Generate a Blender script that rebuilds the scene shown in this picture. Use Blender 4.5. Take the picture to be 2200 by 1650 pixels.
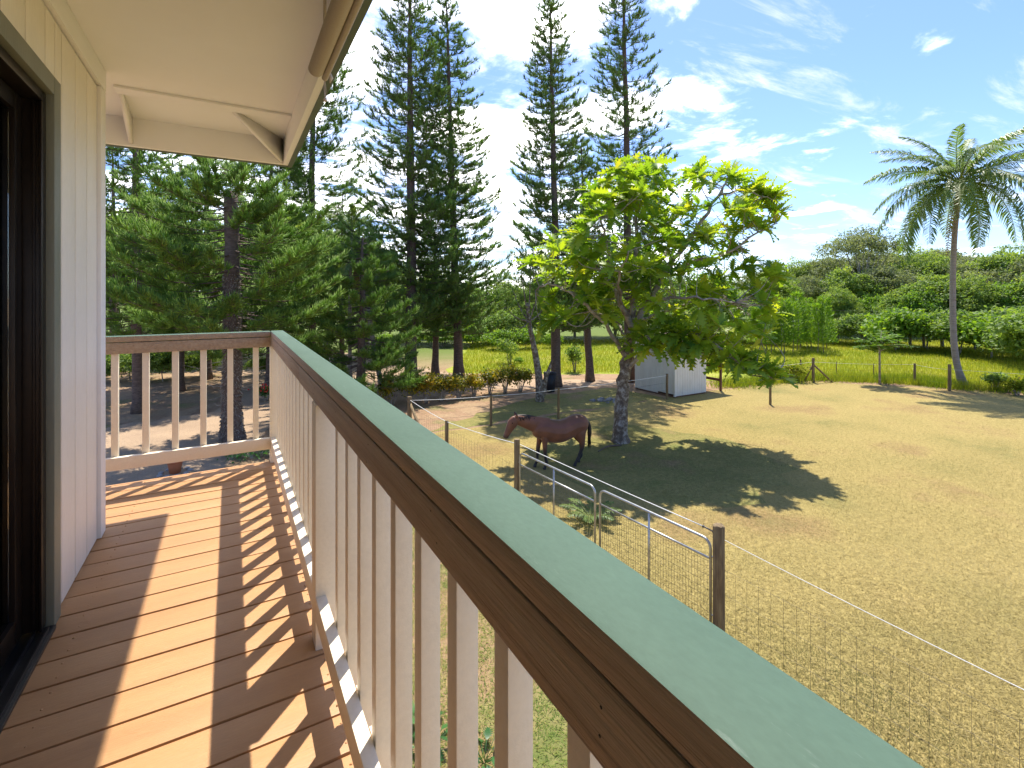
import bpy, bmesh, math, random
import numpy as np
from mathutils import Vector, Matrix

for o in list(bpy.data.objects): bpy.data.objects.remove(o)
SC = bpy.context.scene
COL = SC.collection
R = math.radians

# ------------------------------------------------------------------ camera
F_PX, CX, HY, IW, IH = 1055.0, 1100.0, 633.0, 2200.0, 1650.0
YAW = math.atan((1100 - 495) / F_PX)
SY, CY = math.sin(YAW), math.cos(YAW)
CAMZ = 5.0
DZ = CAMZ - 1.269                     # deck surface
cam = bpy.data.cameras.new('camera'); camo = bpy.data.objects.new('camera', cam); COL.objects.link(camo)
camo.location = (0, 0, CAMZ); camo.rotation_euler = (R(90), 0, -YAW)
cam.sensor_width = 36; cam.lens = F_PX / IW * 36
cam.shift_y = -(IH / 2 - HY) / IW
cam.clip_start = 0.02; cam.clip_end = 3000
SC.camera = camo

# ------------------------------------------------------------------ world, sun, exposure
SUN_AZ, SUN_EL = R(43.5), R(65)
SUND = Vector((math.sin(SUN_AZ) * math.cos(SUN_EL), math.cos(SUN_AZ) * math.cos(SUN_EL), math.sin(SUN_EL)))
SKY_STRENGTH = 0.15
W = bpy.data.worlds.new('World'); SC.world = W; W.use_nodes = True
nt = W.node_tree; nt.nodes.clear()
def wn(t, **k):
    n = nt.nodes.new(t)
    for a, v in k.items(): setattr(n, a, v)
    return n
def wl(a, b): nt.links.new(a, b)
def wmath(op, a, b=None, c=None, clamp=False):
    n = wn('ShaderNodeMath', operation=op, use_clamp=clamp)
    for i, v in enumerate((a, b, c)):
        if v is None: continue
        if isinstance(v, (int, float)): n.inputs[i].default_value = v
        else: wl(v, n.inputs[i])
    return n.outputs[0]
def wsmooth(v, a, b):
    n = wn('ShaderNodeMapRange', interpolation_type='SMOOTHSTEP'); n.clamp = True
    wl(v, n.inputs[0]); n.inputs[1].default_value = a; n.inputs[2].default_value = b
    return n.outputs[0]
sky = wn('ShaderNodeTexSky', sky_type='NISHITA', sun_disc=False)
sky.sun_elevation = SUN_EL; sky.sun_rotation = SUN_AZ
sky.air_density = 1.0; sky.dust_density = 0.6; sky.ozone_density = 1.6
tc = wn('ShaderNodeTexCoord'); sep = wn('ShaderNodeSeparateXYZ'); wl(tc.outputs['Generated'], sep.inputs[0])
zc = wmath('MAXIMUM', sep.outputs[2], 0.02)
den = wmath('ADD', zc, 0.08)
px_ = wmath('DIVIDE', sep.outputs[0], den); py_ = wmath('DIVIDE', sep.outputs[1], den)
comb = wn('ShaderNodeCombineXYZ'); wl(px_, comb.inputs[0]); wl(py_, comb.inputs[1])
def wnoise(vec, scale, detail, rough, mapscale=(1, 1, 1), rotz=0, loc=(0, 0, 0), dist=0):
    mp = wn('ShaderNodeMapping'); wl(vec, mp.inputs[0])
    mp.inputs['Location'].default_value = loc; mp.inputs['Rotation'].default_value = (0, 0, rotz); mp.inputs['Scale'].default_value = mapscale
    n = wn('ShaderNodeTexNoise'); wl(mp.outputs[0], n.inputs['Vector'])
    n.inputs['Scale'].default_value = scale; n.inputs['Detail'].default_value = detail; n.inputs['Roughness'].default_value = rough
    n.inputs['Distortion'].default_value = dist
    return n.outputs['Fac']
def pdir(u, v):
    r = (u - CX) / F_PX
    return Vector((SY + r * CY, CY - r * SY, (HY - v) / F_PX))
def dot_to(u, v):
    d = pdir(u, v).normalized()
    n = wn('ShaderNodeVectorMath', operation='DOT_PRODUCT'); wl(tc.outputs['Generated'], n.inputs[0]); n.inputs[1].default_value = d
    return n.outputs['Value']
# a cumulus bank over the pines, wisps of cirrus, a low bank on the horizon; cumulus brightened and spread over the unseen sky for fill
bank = wmath('MAXIMUM', wsmooth(dot_to(960, 240), 0.86, 0.975), wmath('MULTIPLY', wsmooth(dot_to(1180, 430), 0.90, 0.985), 0.9))
bank = wmath('MAXIMUM', bank, wsmooth(dot_to(700, 150), 0.85, 0.97))
n1 = wnoise(comb.outputs[0], 1.7, 8, 0.60, loc=(3.1, 1.7, 0), dist=0.4)
cum = wsmooth(wmath('ADD', n1, wmath('MULTIPLY', bank, 0.175)), 0.575, 0.84)
n2 = wnoise(comb.outputs[0], 1.15, 9, 0.66, mapscale=(0.9, 2.6, 1), rotz=0.9, loc=(0.35, 2.2, 0), dist=0.6)
cirmask = wmath('MAXIMUM', wsmooth(dot_to(1800, 265), 0.94, 0.99), wsmooth(dot_to(2190, 210), 0.97, 0.99))
cir = wmath('MULTIPLY', wsmooth(wmath('ADD', n2, wmath('MULTIPLY', cirmask, 0.10)), 0.605, 0.83), 0.8)
n3 = wnoise(tc.outputs['Generated'], 5.0, 7, 0.6, mapscale=(1, 1, 4.2), loc=(1, 4, 0.3))
low = wmath('MULTIPLY', wsmooth(sep.outputs[2], 0.20, 0.04), wsmooth(n3, 0.47, 0.68))
thin = wmath('MAXIMUM', cir, wmath('MULTIPLY', low, 0.5), clamp=True)
mix = wn('ShaderNodeMix', data_type='RGBA'); wl(thin, mix.inputs[0])
tintn = wn('ShaderNodeMix', data_type='RGBA', blend_type='MULTIPLY'); tintn.inputs[0].default_value = 1; wl(sky.outputs[0], tintn.inputs[6]); tintn.inputs[7].default_value = (.325, .375, .505, 1)
wl(tintn.outputs[2], mix.inputs[6])
mix.inputs[7].default_value = (3.0, 3.05, 3.1, 1)
mix2 = wn('ShaderNodeMix', data_type='RGBA'); wl(cum, mix2.inputs[0]); wl(mix.outputs[2], mix2.inputs[6]); mix2.inputs[7].default_value = (11.0, 10.6, 10.0, 1)
bg = wn('ShaderNodeBackground'); bg.inputs[1].default_value = SKY_STRENGTH; wl(mix2.outputs[2], bg.inputs[0])
wo = wn('ShaderNodeOutputWorld'); wl(bg.outputs[0], wo.inputs[0])

sl = bpy.data.lights.new('sun', 'SUN'); so = bpy.data.objects.new('sun', sl); COL.objects.link(so)
sl.energy = 2.35; sl.angle = R(0.53); sl.color = (1.0, 0.94, 0.84)
so.rotation_euler = SUND.to_track_quat('Z', 'Y').to_euler(); so.location = (20, 20, 60)
SC.view_settings.view_transform = 'Standard'; SC.view_settings.look = 'None'
SC.view_settings.gamma = 1; SC.view_settings.use_curve_mapping = False
SC.view_settings.exposure = 1.78
SC.render.engine = 'CYCLES'
SC.cycles.max_bounces = 6; SC.cycles.diffuse_bounces = 3; SC.cycles.glossy_bounces = 2; SC.cycles.transmission_bounces = 4

# ------------------------------------------------------------------ helpers
rng = np.random.default_rng(7); random.seed(7)
def ab(a, b, z=0.0):                 # (forward, right, height) of the camera frame on the ground -> world
    return Vector((a * SY + b * CY, a * CY - b * SY, z))
def G(u, v, z=0.0):                  # pixel on a level surface of height z
    d = pdir(u, v); t = (z - CAMZ) / d.z
    return Vector((d.x * t, d.y * t, z))
def AT(u, v, a):                     # pixel at forward distance a
    return ab(a, (u - CX) / F_PX * a, CAMZ + (HY - v) / F_PX * a)
def sm(x, a, b):
    t = np.clip((np.asarray(x, float) - a) / (b - a), 0, 1); return t * t * (3 - 2 * t)
def gz(x, y):
    a = x * SY + y * CY; b = x * CY - y * SY
    return float(sm(a, 55, 130) * 7.0 * sm(b, -5, 35))

MATS = {}
def mat(name, c1, c2=None, c3=None, scale=6.0, rough=0.6, bump=0.0, bscale=None, stretch=(1, 1, 1), metallic=0.0, spec=0.4,
        detail=6, lo=0.35, hi=0.65, fine=0.0, fscale=80, coords='Object', grain=None, coat=0, wear=None):
    if name in MATS: return MATS[name]
    m = bpy.data.materials.new(name); m.use_nodes = True; t = m.node_tree; N = t.nodes; L = t.links
    p = N['Principled BSDF']; p.inputs['Roughness'].default_value = rough; p.inputs['Metallic'].default_value = metallic
    p.inputs['Specular IOR Level'].default_value = spec
    if coat: p.inputs['Coat Weight'].default_value = coat; p.inputs['Coat Roughness'].default_value = 0.25
    tcn = N.new('ShaderNodeTexCoord'); mp = N.new('ShaderNodeMapping'); mp.inputs['Scale'].default_value = stretch
    L.new(tcn.outputs[coords], mp.inputs[0])
    nz = N.new('ShaderNodeTexNoise'); L.new(mp.outputs[0], nz.inputs['Vector'])
    nz.inputs['Scale'].default_value = scale; nz.inputs['Detail'].default_value = detail; nz.inputs['Roughness'].default_value = 0.62
    rp = N.new('ShaderNodeValToRGB'); L.new(nz.outputs['Fac'], rp.inputs[0])
    e = rp.color_ramp.elements
    c2 = c2 or tuple(x * 0.86 for x in c1)
    e[0].position = lo; e[0].color = (*c1, 1); e[1].position = hi; e[1].color = (*(c3 or c2), 1)
    if c3: k = e.new((lo + hi) / 2); k.color = (*c2, 1)
    out = rp.outputs[0]
    if fine:
        nf = N.new('ShaderNodeTexNoise'); L.new(mp.outputs[0], nf.inputs['Vector']); nf.inputs['Scale'].default_value = fscale; nf.inputs['Detail'].default_value = 3
        mr = N.new('ShaderNodeMapRange'); L.new(nf.outputs['Fac'], mr.inputs[0]); mr.inputs[1].default_value = 0.3; mr.inputs[2].default_value = 0.7
        mr.inputs[3].default_value = 1 - fine; mr.inputs[4].default_value = 1 + fine
        mx = N.new('ShaderNodeMix'); mx.data_type = 'RGBA'; mx.blend_type = 'MULTIPLY'; mx.inputs[0].default_value = 1
        L.new(out, mx.inputs[6]); L.new(mr.outputs[0], mx.inputs[7]); out = mx.outputs[2]
    if wear:      # chips, scuffs and stains with a shape of their own
        for wcol, wsc, wst, wlo, whi in wear:
            mw = N.new('ShaderNodeMapping'); mw.inputs['Scale'].default_value = wst; L.new(tcn.outputs[coords], mw.inputs[0])
            nw = N.new('ShaderNodeTexNoise'); L.new(mw.outputs[0], nw.inputs['Vector']); nw.inputs['Scale'].default_value = wsc; nw.inputs['Detail'].default_value = 7; nw.inputs['Roughness'].default_value = .7
            rw = N.new('ShaderNodeMapRange'); L.new(nw.outputs['Fac'], rw.inputs[0]); rw.inputs[1].default_value = wlo; rw.inputs[2].default_value = whi
            mw2 = N.new('ShaderNodeMix'); mw2.data_type = 'RGBA'; L.new(rw.outputs[0], mw2.inputs[0]); L.new(out, mw2.inputs[6]); mw2.inputs[7].default_value = (*wcol, 1); out = mw2.outputs[2]
    L.new(out, p.inputs['Base Color'])
    if bump:
        nb = N.new('ShaderNodeTexNoise'); L.new(mp.outputs[0], nb.inputs['Vector'])
        nb.inputs['Scale'].default_value = bscale or scale * 4; nb.inputs['Detail'].default_value = 6; nb.inputs['Roughness'].default_value = 0.65
        bp = N.new('ShaderNodeBump'); bp.inputs['Strength'].default_value = bump; bp.inputs['Distance'].default_value = 0.01
        L.new(nb.outputs['Fac'], bp.inputs['Height']); L.new(bp.outputs[0], p.inputs['Normal'])
    MATS[name] = m; return m

def leafmat(name, cols, trans=0.35, rough=0.5, tcol=None, spec=0.35, objrand=0.0):
    """foliage: 'tint' attribute (age / kind of each leaf) through a ramp, thin and partly translucent"""
    m = bpy.data.materials.new(name); m.use_nodes = True; t = m.node_tree; N = t.nodes; L = t.links
    p = N['Principled BSDF']; p.inputs['Roughness'].default_value = rough; p.inputs['Specular IOR Level'].default_value = spec
    at = N.new('ShaderNodeAttribute'); at.attribute_name = 'tint'
    fac = at.outputs['Fac']
    if objrand:
        oi = N.new('ShaderNodeObjectInfo'); ma = N.new('ShaderNodeMath'); ma.operation = 'MULTIPLY_ADD'
        L.new(oi.outputs['Random'], ma.inputs[0]); ma.inputs[1].default_value = objrand; L.new(fac, ma.inputs[2]); fac = ma.outputs[0]
    rp = N.new('ShaderNodeValToRGB'); L.new(fac, rp.inputs[0]); e = rp.color_ramp.elements
    while len(e) > 1: e.remove(e[-1])
    for i, c in enumerate(cols):
        pos = i / (len(cols) - 1)
        k = e[0] if i == 0 else e.new(pos)
        k.position = pos; k.color = (*c, 1)
    L.new(rp.outputs[0], p.inputs['Base Color'])
    if trans:
        tr = N.new('ShaderNodeBsdfTranslucent')
        mx = N.new('ShaderNodeMix'); mx.data_type = 'RGBA'; mx.blend_type = 'MULTIPLY'; mx.inputs[0].default_value = 1
        L.new(rp.outputs[0], mx.inputs[6]); mx.inputs[7].default_value = (*(tcol or (1.9, 1.9, 0.9)), 1)
        L.new(mx.outputs[2], tr.inputs[0])
        ms = N.new('ShaderNodeMixShader'); ms.inputs[0].default_value = trans
        L.new(p.outputs[0], ms.inputs[1]); L.new(tr.outputs[0], ms.inputs[2])
        L.new(ms.outputs[0], N['Material Output'].inputs[0])
    MATS[name] = m; return m

def link(name, data, parent=None):
    o = bpy.data.objects.new(name, data); COL.objects.link(o)
    if parent is not None: o.parent = parent
    return o
def empty(name, label, cat, loc=(0, 0, 0), group=None, rotz=0):
    o = link(name, None); o.location = loc; o.rotation_euler = (0, 0, rotz); o.empty_display_size = 0.2
    o['label'] = label; o['category'] = cat
    if group: o['group'] = group
    return o
def tag(o, label, cat, group=None):
    o['label'] = label; o['category'] = cat
    if group: o['group'] = group
    return o
def mesh(name, V, F, m, smooth=False, tint=None):
    """F: (n,k) array or list of such arrays"""
    V = np.asarray(V, np.float32)
    Fs = F if isinstance(F, list) and len(F) and isinstance(F[0], np.ndarray) else [np.asarray(F, np.int32)]
    Fs = [np.asarray(f, np.int32) for f in Fs if len(f)]
    me = bpy.data.meshes.new(name)
    me.vertices.add(len(V)); me.vertices.foreach_set('co', V.ravel())
    loops = np.concatenate([f.ravel() for f in Fs]); tot = np.concatenate([np.full(len(f), f.shape[1], np.int32) for f in Fs])
    st = np.concatenate([[0], np.cumsum(tot)[:-1]]).astype(np.int32)
    me.loops.add(len(loops)); me.loops.foreach_set('vertex_index', loops)
    me.polygons.add(len(tot)); me.polygons.foreach_set('loop_start', st); me.polygons.foreach_set('loop_total', tot)
    if smooth: me.polygons.foreach_set('use_smooth', np.ones(len(tot), bool))
    me.update(calc_edges=True)
    if tint is not None:
        a = me.attributes.new('tint', 'FLOAT', 'POINT'); a.data.foreach_set('value', np.asarray(tint, np.float32))
    if m: me.materials.append(m)
    return me
class MB:
    def __init__(s): s.V = []; s.F = {}; s.T = []; s.n = 0
    def add(s, V, F, tint=0.5):
        V = np.asarray(V, float).reshape(-1, 3)
        for f in (F if isinstance(F, list) else [F]):
            f = np.asarray(f, np.int64)
            if len(f): s.F.setdefault(f.shape[1], []).append(f + s.n)
        s.V.append(V); s.T.append(np.broadcast_to(np.asarray(tint, float), (len(V),))); s.n += len(V)
    def build(s, name, m, parent=None, smooth=False):
        me = mesh(name, np.concatenate(s.V), [np.concatenate(f) for f in s.F.values()], m, smooth, np.concatenate(s.T))
        return link(name, me, parent)
BOXF = np.array([(0, 3, 2, 1), (4, 5, 6, 7), (0, 1, 5, 4), (1, 2, 6, 5), (2, 3, 7, 6), (3, 0, 4, 7)])
def boxv(x0, x1, y0, y1, z0, z1):
    return np.array([(x0, y0, z0), (x1, y0, z0), (x1, y1, z0), (x0, y1, z0), (x0, y0, z1), (x1, y0, z1), (x1, y1, z1), (x0, y1, z1)], float)
def box(name, x0, x1, y0, y1, z0, z1, m, parent=None, bev=0.0, seg=2):
    me = bpy.data.meshes.new(name); bm = bmesh.new()
    vs = [bm.verts.new(v) for v in boxv(x0, x1, y0, y1, z0, z1)]
    for f in BOXF: bm.faces.new([vs[i] for i in f])
    if bev: bmesh.ops.bevel(bm, geom=bm.edges[:], offset=bev, segments=seg, affect='EDGES', profile=0.6)
    bm.normal_update(); bm.to_mesh(me); bm.free(); me.materials.append(m)
    if bev:
        me.polygons.foreach_set('use_smooth', np.ones(len(me.polygons), bool))
        me.set_sharp_from_angle(angle=R(50))
    return link(name, me, parent)
def tube(path, rad, n=8, cap=True):
    P = np.asarray(path, float); k = len(P); rad = np.broadcast_to(np.asarray(rad, float), (k,))
    T = np.gradient(P, axis=0); T /= np.linalg.norm(T, axis=1)[:, None] + 1e-9
    up = np.array([0, 0, 1.0]) if abs(T[0][2]) < 0.9 else np.array([1.0, 0, 0])
    V = np.zeros((k, n, 3)); ang = np.linspace(0, 2 * np.pi, n, endpoint=False)
    U = np.cross(T[0], up); U /= np.linalg.norm(U)
    for i in range(k):
        U = U - T[i] * U.dot(T[i]); U /= np.linalg.norm(U) + 1e-9
        B = np.cross(T[i], U)
        V[i] = P[i] + rad[i] * (np.cos(ang)[:, None] * U + np.sin(ang)[:, None] * B)
    i, j = np.meshgrid(np.arange(k - 1), np.arange(n), indexing='ij'); j2 = (j + 1) % n
    F = np.stack([i * n + j, i * n + j2, (i + 1) * n + j2, (i + 1) * n + j], -1).reshape(-1, 4)
    if not cap: return V.reshape(-1, 3), F
    Vv = np.concatenate([V.reshape(-1, 3), P[:1], P[-1:]]); c0, c1 = k * n, k * n + 1
    a = np.arange(n); b = (a + 1) % n
    T3 = np.concatenate([np.stack([np.full(n, c0), b, a], 1), np.stack([np.full(n, c1), (k - 1) * n + a, (k - 1) * n + b], 1)])
    return Vv, [F, T3]
def bez(pts, n=12):
    """smooth curve through the points"""
    P = [Vector(p) for p in pts]
    P = [P[0] * 2 - P[1]] + P + [P[-1] * 2 - P[-2]]
    out = []
    for i in range(1, len(P) - 2):
        p0, p1, p2, p3 = P[i - 1:i + 3]
        for k in range(n):
            t = k / n
            out.append(0.5 * ((2 * p1) + (p2 - p0) * t + (2 * p0 - 5 * p1 + 4 * p2 - p3) * t * t + (3 * p1 - p0 - 3 * p2 + p3) * t ** 3))
    out.append(P[-2]); return np.array([tuple(p) for p in out])
def unit(v): return v / (np.linalg.norm(v, axis=-1, keepdims=True) + 1e-9)
def ropes(B, M, T, r):
    """N bent tapering twigs: 3-sided, base -> mid -> pointed tip"""
    B, M, T = (np.asarray(x, float) for x in (B, M, T)); n = len(B); r = np.broadcast_to(r, (n,))
    D = unit(T - B); a = np.where(np.abs(D[:, 2:3]) < 0.8, np.array([[0, 0, 1.0]]), np.array([[1.0, 0, 0]]))
    U = unit(np.cross(D, a)); Wv = np.cross(D, U)
    V = np.zeros((n, 7, 3))
    for k in range(3):
        an = 2 * np.pi * k / 3; off = (np.cos(an) * U + np.sin(an) * Wv) * r[:, None]
        V[:, k] = B + off * 0.7; V[:, 3 + k] = M + off
    V[:, 6] = T
    q = np.array([(0, 1, 4, 3), (1, 2, 5, 4), (2, 0, 3, 5)]); tr = np.array([(3, 4, 6), (4, 5, 6), (5, 3, 6)])
    o = (np.arange(n) * 7)[:, None, None]
    return V.reshape(-1, 3), [(q[None] + o).reshape(-1, 4), (tr[None] + o).reshape(-1, 3)]
def cards(P, D, Nn, ln, wd, fold=0.15):
    """leaf quads folded along the midrib: base, side, tip, side"""
    n = len(P); D = unit(D); S = unit(np.cross(D, Nn)); N2 = np.cross(S, D)
    ln = np.broadcast_to(ln, (n,))[:, None]; wd = np.broadcast_to(wd, (n,))[:, None]
    V = np.stack([P, P + D * ln * .5 + S * wd * .5 + N2 * wd * fold, P + D * ln, P + D * ln * .5 - S * wd * .5 + N2 * wd * fold], 1)
    o = (np.arange(n) * 4)[:, None]
    F = np.concatenate([np.array([[0, 1, 2]]) + o, np.array([[0, 2, 3]]) + o])
    return V.reshape(-1, 3), F
def rdir(n):
    v = rng.normal(size=(n, 3)); return unit(v)
def copy_tree(o, parent=None):
    c = o.copy(); COL.objects.link(c); c.parent = parent
    for ch in list(o.children): copy_tree(ch, c)
    return c

# ------------------------------------------------------------------ materials
m_cream = mat('cream_paint', (.86, .765, .60), (.81, .71, .55), scale=3, rough=.45, bump=.15, bscale=60, fine=.03, wear=[((.42, .33, .22), 40, (1, 1, .5), .73, .80)])
m_wall = mat('wall_paint', (.87, .81, .70), (.82, .76, .65), scale=2.5, rough=.5, bump=.25, bscale=90, stretch=(1, 1, .25), fine=.03, wear=[((.66, .58, .47), 3.5, (1, 1, .3), .60, .85)])
m_soffit = mat('soffit_paint', (.85, .835, .80), (.81, .79, .75), scale=1.2, rough=.55, bump=.05, bscale=40)
m_deck = mat('deck_paint', (.49, .265, .112), (.45, .238, .098), (.40, .205, .084), scale=4, rough=.5, bump=.22, bscale=70, stretch=(.25, 2.2, 1), fine=.05, fscale=120, lo=.3, hi=.72, wear=[((.60, .38, .22), 7, (1, 1, 1), .66, .82), ((.20, .095, .045), 30, (1, 1, 1), .73, .80)])
m_sage = mat('sage_paint', (.086, .142, .104), (.077, .128, .094), (.064, .110, .080), scale=3, rough=.62, bump=.10, bscale=30, stretch=(1.6, .8, 1.6), fine=.05, fscale=120, spec=.12, lo=.3, hi=.75, wear=[((.26, .31, .27), 9, (3, .5, 3), .63, .80), ((.045, .075, .05), 24, (1, .6, 1), .70, .78)])
m_sidebounce = mat('rail_side_bounce_tint', (.46, .355, .245), (.40, .29, .19), (.31, .215, .14), scale=5, rough=.6, bump=1.0, bscale=7, stretch=(9, .3, 9), fine=.12, lo=.3, hi=.75)  # brown holds the deck's warm bounce light, put into the sage rail's side colour
m_green = mat('dark_green_trim', (.10, .135, .095), (.085, .115, .08), scale=5, rough=.5, bump=.1)
m_casing = mat('casing_paint', (.20, .205, .15), (.17, .18, .135), scale=4, rough=.5, bump=.2, bscale=40, stretch=(2, 2, .3))
m_bronze = mat('bronze_aluminium', (.030, .022, .016), (.018, .013, .010), scale=3, rough=.32, metallic=.5)
m_black = mat('black_track', (.014, .015, .018), (.03, .03, .032), scale=9, rough=.35, metallic=.6)
m_shade = mat('shade_fabric', (.42, .36, .29), (.39, .33, .265), scale=150, rough=.8, bump=.15, bscale=400)
m_cord = mat('cord', (.55, .48, .38), rough=.8)
m_curtain = mat('curtain', (.36, .33, .26), (.30, .27, .2), scale=3, rough=.9)
m_rope = mat('white_rope', (.80, .79, .75), (.66, .65, .6), scale=40, rough=.7)
m_wire = mat('fence_wire', (.10, .095, .085), (.06, .055, .05), scale=30, rough=.55, metallic=.6)
m_galv = mat('galvanised_steel', (.52, .53, .52), (.40, .40, .385), (.33, .29, .22), scale=7, rough=.38, metallic=.75, lo=.3, hi=.8)
m_post = mat('weathered_post', (.27, .20, .10), (.18, .125, .062), (.105, .07, .038), scale=9, rough=.85, bump=.7, bscale=22, stretch=(3, 3, .35), lo=.3, hi=.7)
m_bark = mat('pine_bark', (.20, .15, .115), (.14, .10, .078), (.085, .062, .048), scale=7, rough=.9, bump=1.0, bscale=14, stretch=(1, 1, 2.2), lo=.3, hi=.7)
m_bark2 = mat('grey_bark', (.42, .385, .33), (.30, .26, .205), (.17, .135, .10), scale=5, rough=.85, bump=.6, bscale=20, lo=.36, hi=.62)
m_bark3 = mat('lichen_bark', (.33, .31, .265), (.17, .135, .10), (.10, .075, .055), scale=7, rough=.85, bump=.7, bscale=20, lo=.40, hi=.60)
m_palmbark = mat('palm_bark', (.33, .29, .24), (.23, .195, .155), scale=3, rough=.85, bump=.8, bscale=12, stretch=(1, 1, 6))
m_terra = mat('terracotta', (.50, .17, .075), (.42, .14, .06), scale=5, rough=.75)
m_stone = mat('stones', (.42, .40, .37), (.28, .265, .245), scale=6, rough=.9, bump=.5)
m_ash = mat('ash', (.28, .27, .26), (.15, .145, .14), scale=6, rough=.95, bump=.8)
m_bin = mat('black_plastic', (.018, .02, .025), rough=.5)
m_shedw = mat('shed_white', (.78, .755, .68), (.70, .67, .59), scale=3, rough=.6, bump=.15, stretch=(1, 1, .3))
m_shedr = mat('shed_roof', (.19, .115, .085), (.14, .085, .065), scale=6, rough=.8, bump=.4)
m_shedb = mat('shed_brown', (.20, .10, .06), (.14, .07, .042), scale=6, rough=.8, bump=.4, stretch=(1, 1, .2))
m_cable = mat('cable', (.05, .05, .05), rough=.6)
m_ins = mat('insulator', (.03, .03, .035), rough=.35)
gl = bpy.data.materials.new('glass'); gl.use_nodes = True
gp = gl.node_tree.nodes['Principled BSDF']; gp.inputs['Transmission Weight'].default_value = 1; gp.inputs['Roughness'].default_value = .01; gp.inputs['IOR'].default_value = 1.45
gp.inputs['Base Color'].default_value = (.75, .78, .74, 1)

m_pine = leafmat('pine_foliage', [(0.062, 0.134, 0.038), (0.118, 0.218, 0.047), (0.207, 0.325, 0.056), (0.358, 0.448, 0.084)], .46, .55, (1.5, 1.7, .6))
m_pinefar = leafmat('cook_pine_foliage', [(0.086, 0.167, 0.057), (0.149, 0.253, 0.069), (0.236, 0.345, 0.078), (0.356, 0.448, 0.103)], .48, .55, (1.5, 1.7, .6))
m_bread = leafmat('breadfruit_leaves', [(.055, .135, .025), (.11, .225, .03), (.20, .335, .035), (.32, .42, .04), (.47, .44, .06)], .52, .42, (1.6, 1.5, .45), .4, .18)
m_tree1 = leafmat('forest_leaves', [(0.086, 0.157, 0.039), (0.151, 0.238, 0.049), (0.238, 0.319, 0.059), (0.335, 0.389, 0.086)], .46, .6, (1.5, 1.5, .7))
m_tree2 = leafmat('grey_green_leaves', [(.115, .15, .068), (.17, .21, .09), (.225, .258, .11), (.29, .305, .14)], .42, .65, (1.4, 1.4, .8))
m_tree3 = leafmat('bright_leaves', [(.07, .155, .025), (.13, .25, .03), (.21, .33, .035), (.31, .39, .05)], .48, .55, (1.5, 1.45, .5))
m_palm = leafmat('palm_fronds', [(0.083, 0.154, 0.044), (0.138, 0.220, 0.055), (0.209, 0.275, 0.072), (0.374, 0.319, 0.099)], .40, .45, (1.5, 1.5, .55), .35)
m_dead = leafmat('dead_fronds', [(.20, .12, .06), (.28, .17, .085), (.33, .22, .12)], .2, .8)
m_hedge = leafmat('hedge_leaves', [(.05, .10, .02), (.12, .14, .02), (.33, .27, .02), (.50, .36, .02), (.24, .10, .03)], .35, .45)
m_dry = leafmat('straw_blades', [(.095, .118, .034), (.23, .19, .066), (.335, .268, .10), (.43, .35, .16)], .25, .8, (1.2, 1.15, .7), .1)
m_lawn = leafmat('lawn_blades', [(.08, .15, .024), (.15, .23, .04), (.28, .28, .07), (.47, .36, .14)], .35, .7, (1.5, 1.5, .6), .15)
m_meadow = leafmat('meadow_grass', [(.13, .20, .02), (.23, .28, .025), (.35, .36, .035), (.45, .37, .09)], .4, .7, (1.3, 1.3, .5), .1)
m_weed = leafmat('weed_leaves', [(.03, .10, .03), (.06, .17, .04), (.10, .22, .05)], .35, .4)
m_red = leafmat('red_flowers', [(.55, .02, .02), (.65, .04, .03)], .2, .5, (1.2, 1, 1))

# ------------------------------------------------------------------ ground
def gmat(name, stops, scale, fine_cols=None, fscale=30, rough=.95, bump=.6, warp=.0):
    m = bpy.data.materials.new(name); m.use_nodes = True; t = m.node_tree; N = t.nodes; L = t.links
    p = N['Principled BSDF']; p.inputs['Roughness'].default_value = rough; p.inputs['Specular IOR Level'].default_value = .1
    tcn = N.new('ShaderNodeTexCoord')
    def nz(sc, d=8, r=.6):
        n = N.new('ShaderNodeTexNoise'); L.new(tcn.outputs['Object'], n.inputs['Vector']); n.inputs['Scale'].default_value = sc; n.inputs['Detail'].default_value = d; n.inputs['Roughness'].default_value = r
        return n.outputs['Fac']
    rp = N.new('ShaderNodeValToRGB'); L.new(nz(scale), rp.inputs[0]); e = rp.color_ramp.elements
    while len(e) > 1: e.remove(e[-1])
    for i, (pos, c) in enumerate(stops):
        k = e[0] if i == 0 else e.new(pos)
        k.position = pos; k.color = (*c, 1)
    out = rp.outputs[0]
    for sc, amt in ((fscale, .20), (fscale * 6, .20)):
        mr = N.new('ShaderNodeMapRange'); L.new(nz(sc, 4), mr.inputs[0]); mr.inputs[1].default_value = .3; mr.inputs[2].default_value = .7
        mr.inputs[3].default_value = 1 - amt; mr.inputs[4].default_value = 1 + amt
        mx = N.new('ShaderNodeMix'); mx.data_type = 'RGBA'; mx.blend_type = 'MULTIPLY'; mx.inputs[0].default_value = 1
        L.new(out, mx.inputs[6]); L.new(mr.outputs[0], mx.inputs[7]); out = mx.outputs[2]
    L.new(out, p.inputs['Base Color'])
    bp = N.new('ShaderNodeBump'); bp.inputs['Strength'].default_value = bump; bp.inputs['Distance'].default_value = .03
    L.new(nz(fscale * 3, 6, .7), bp.inputs['Height']); L.new(bp.outputs[0], p.inputs['Normal'])
    return m
g_base = gmat('dirt_and_litter', [(.34, (.26, .165, .10)), (.45, (.345, .24, .14)), (.55, (.30, .19, .115)), (.66, (.22, .195, .08))], .35, fscale=7)
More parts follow.
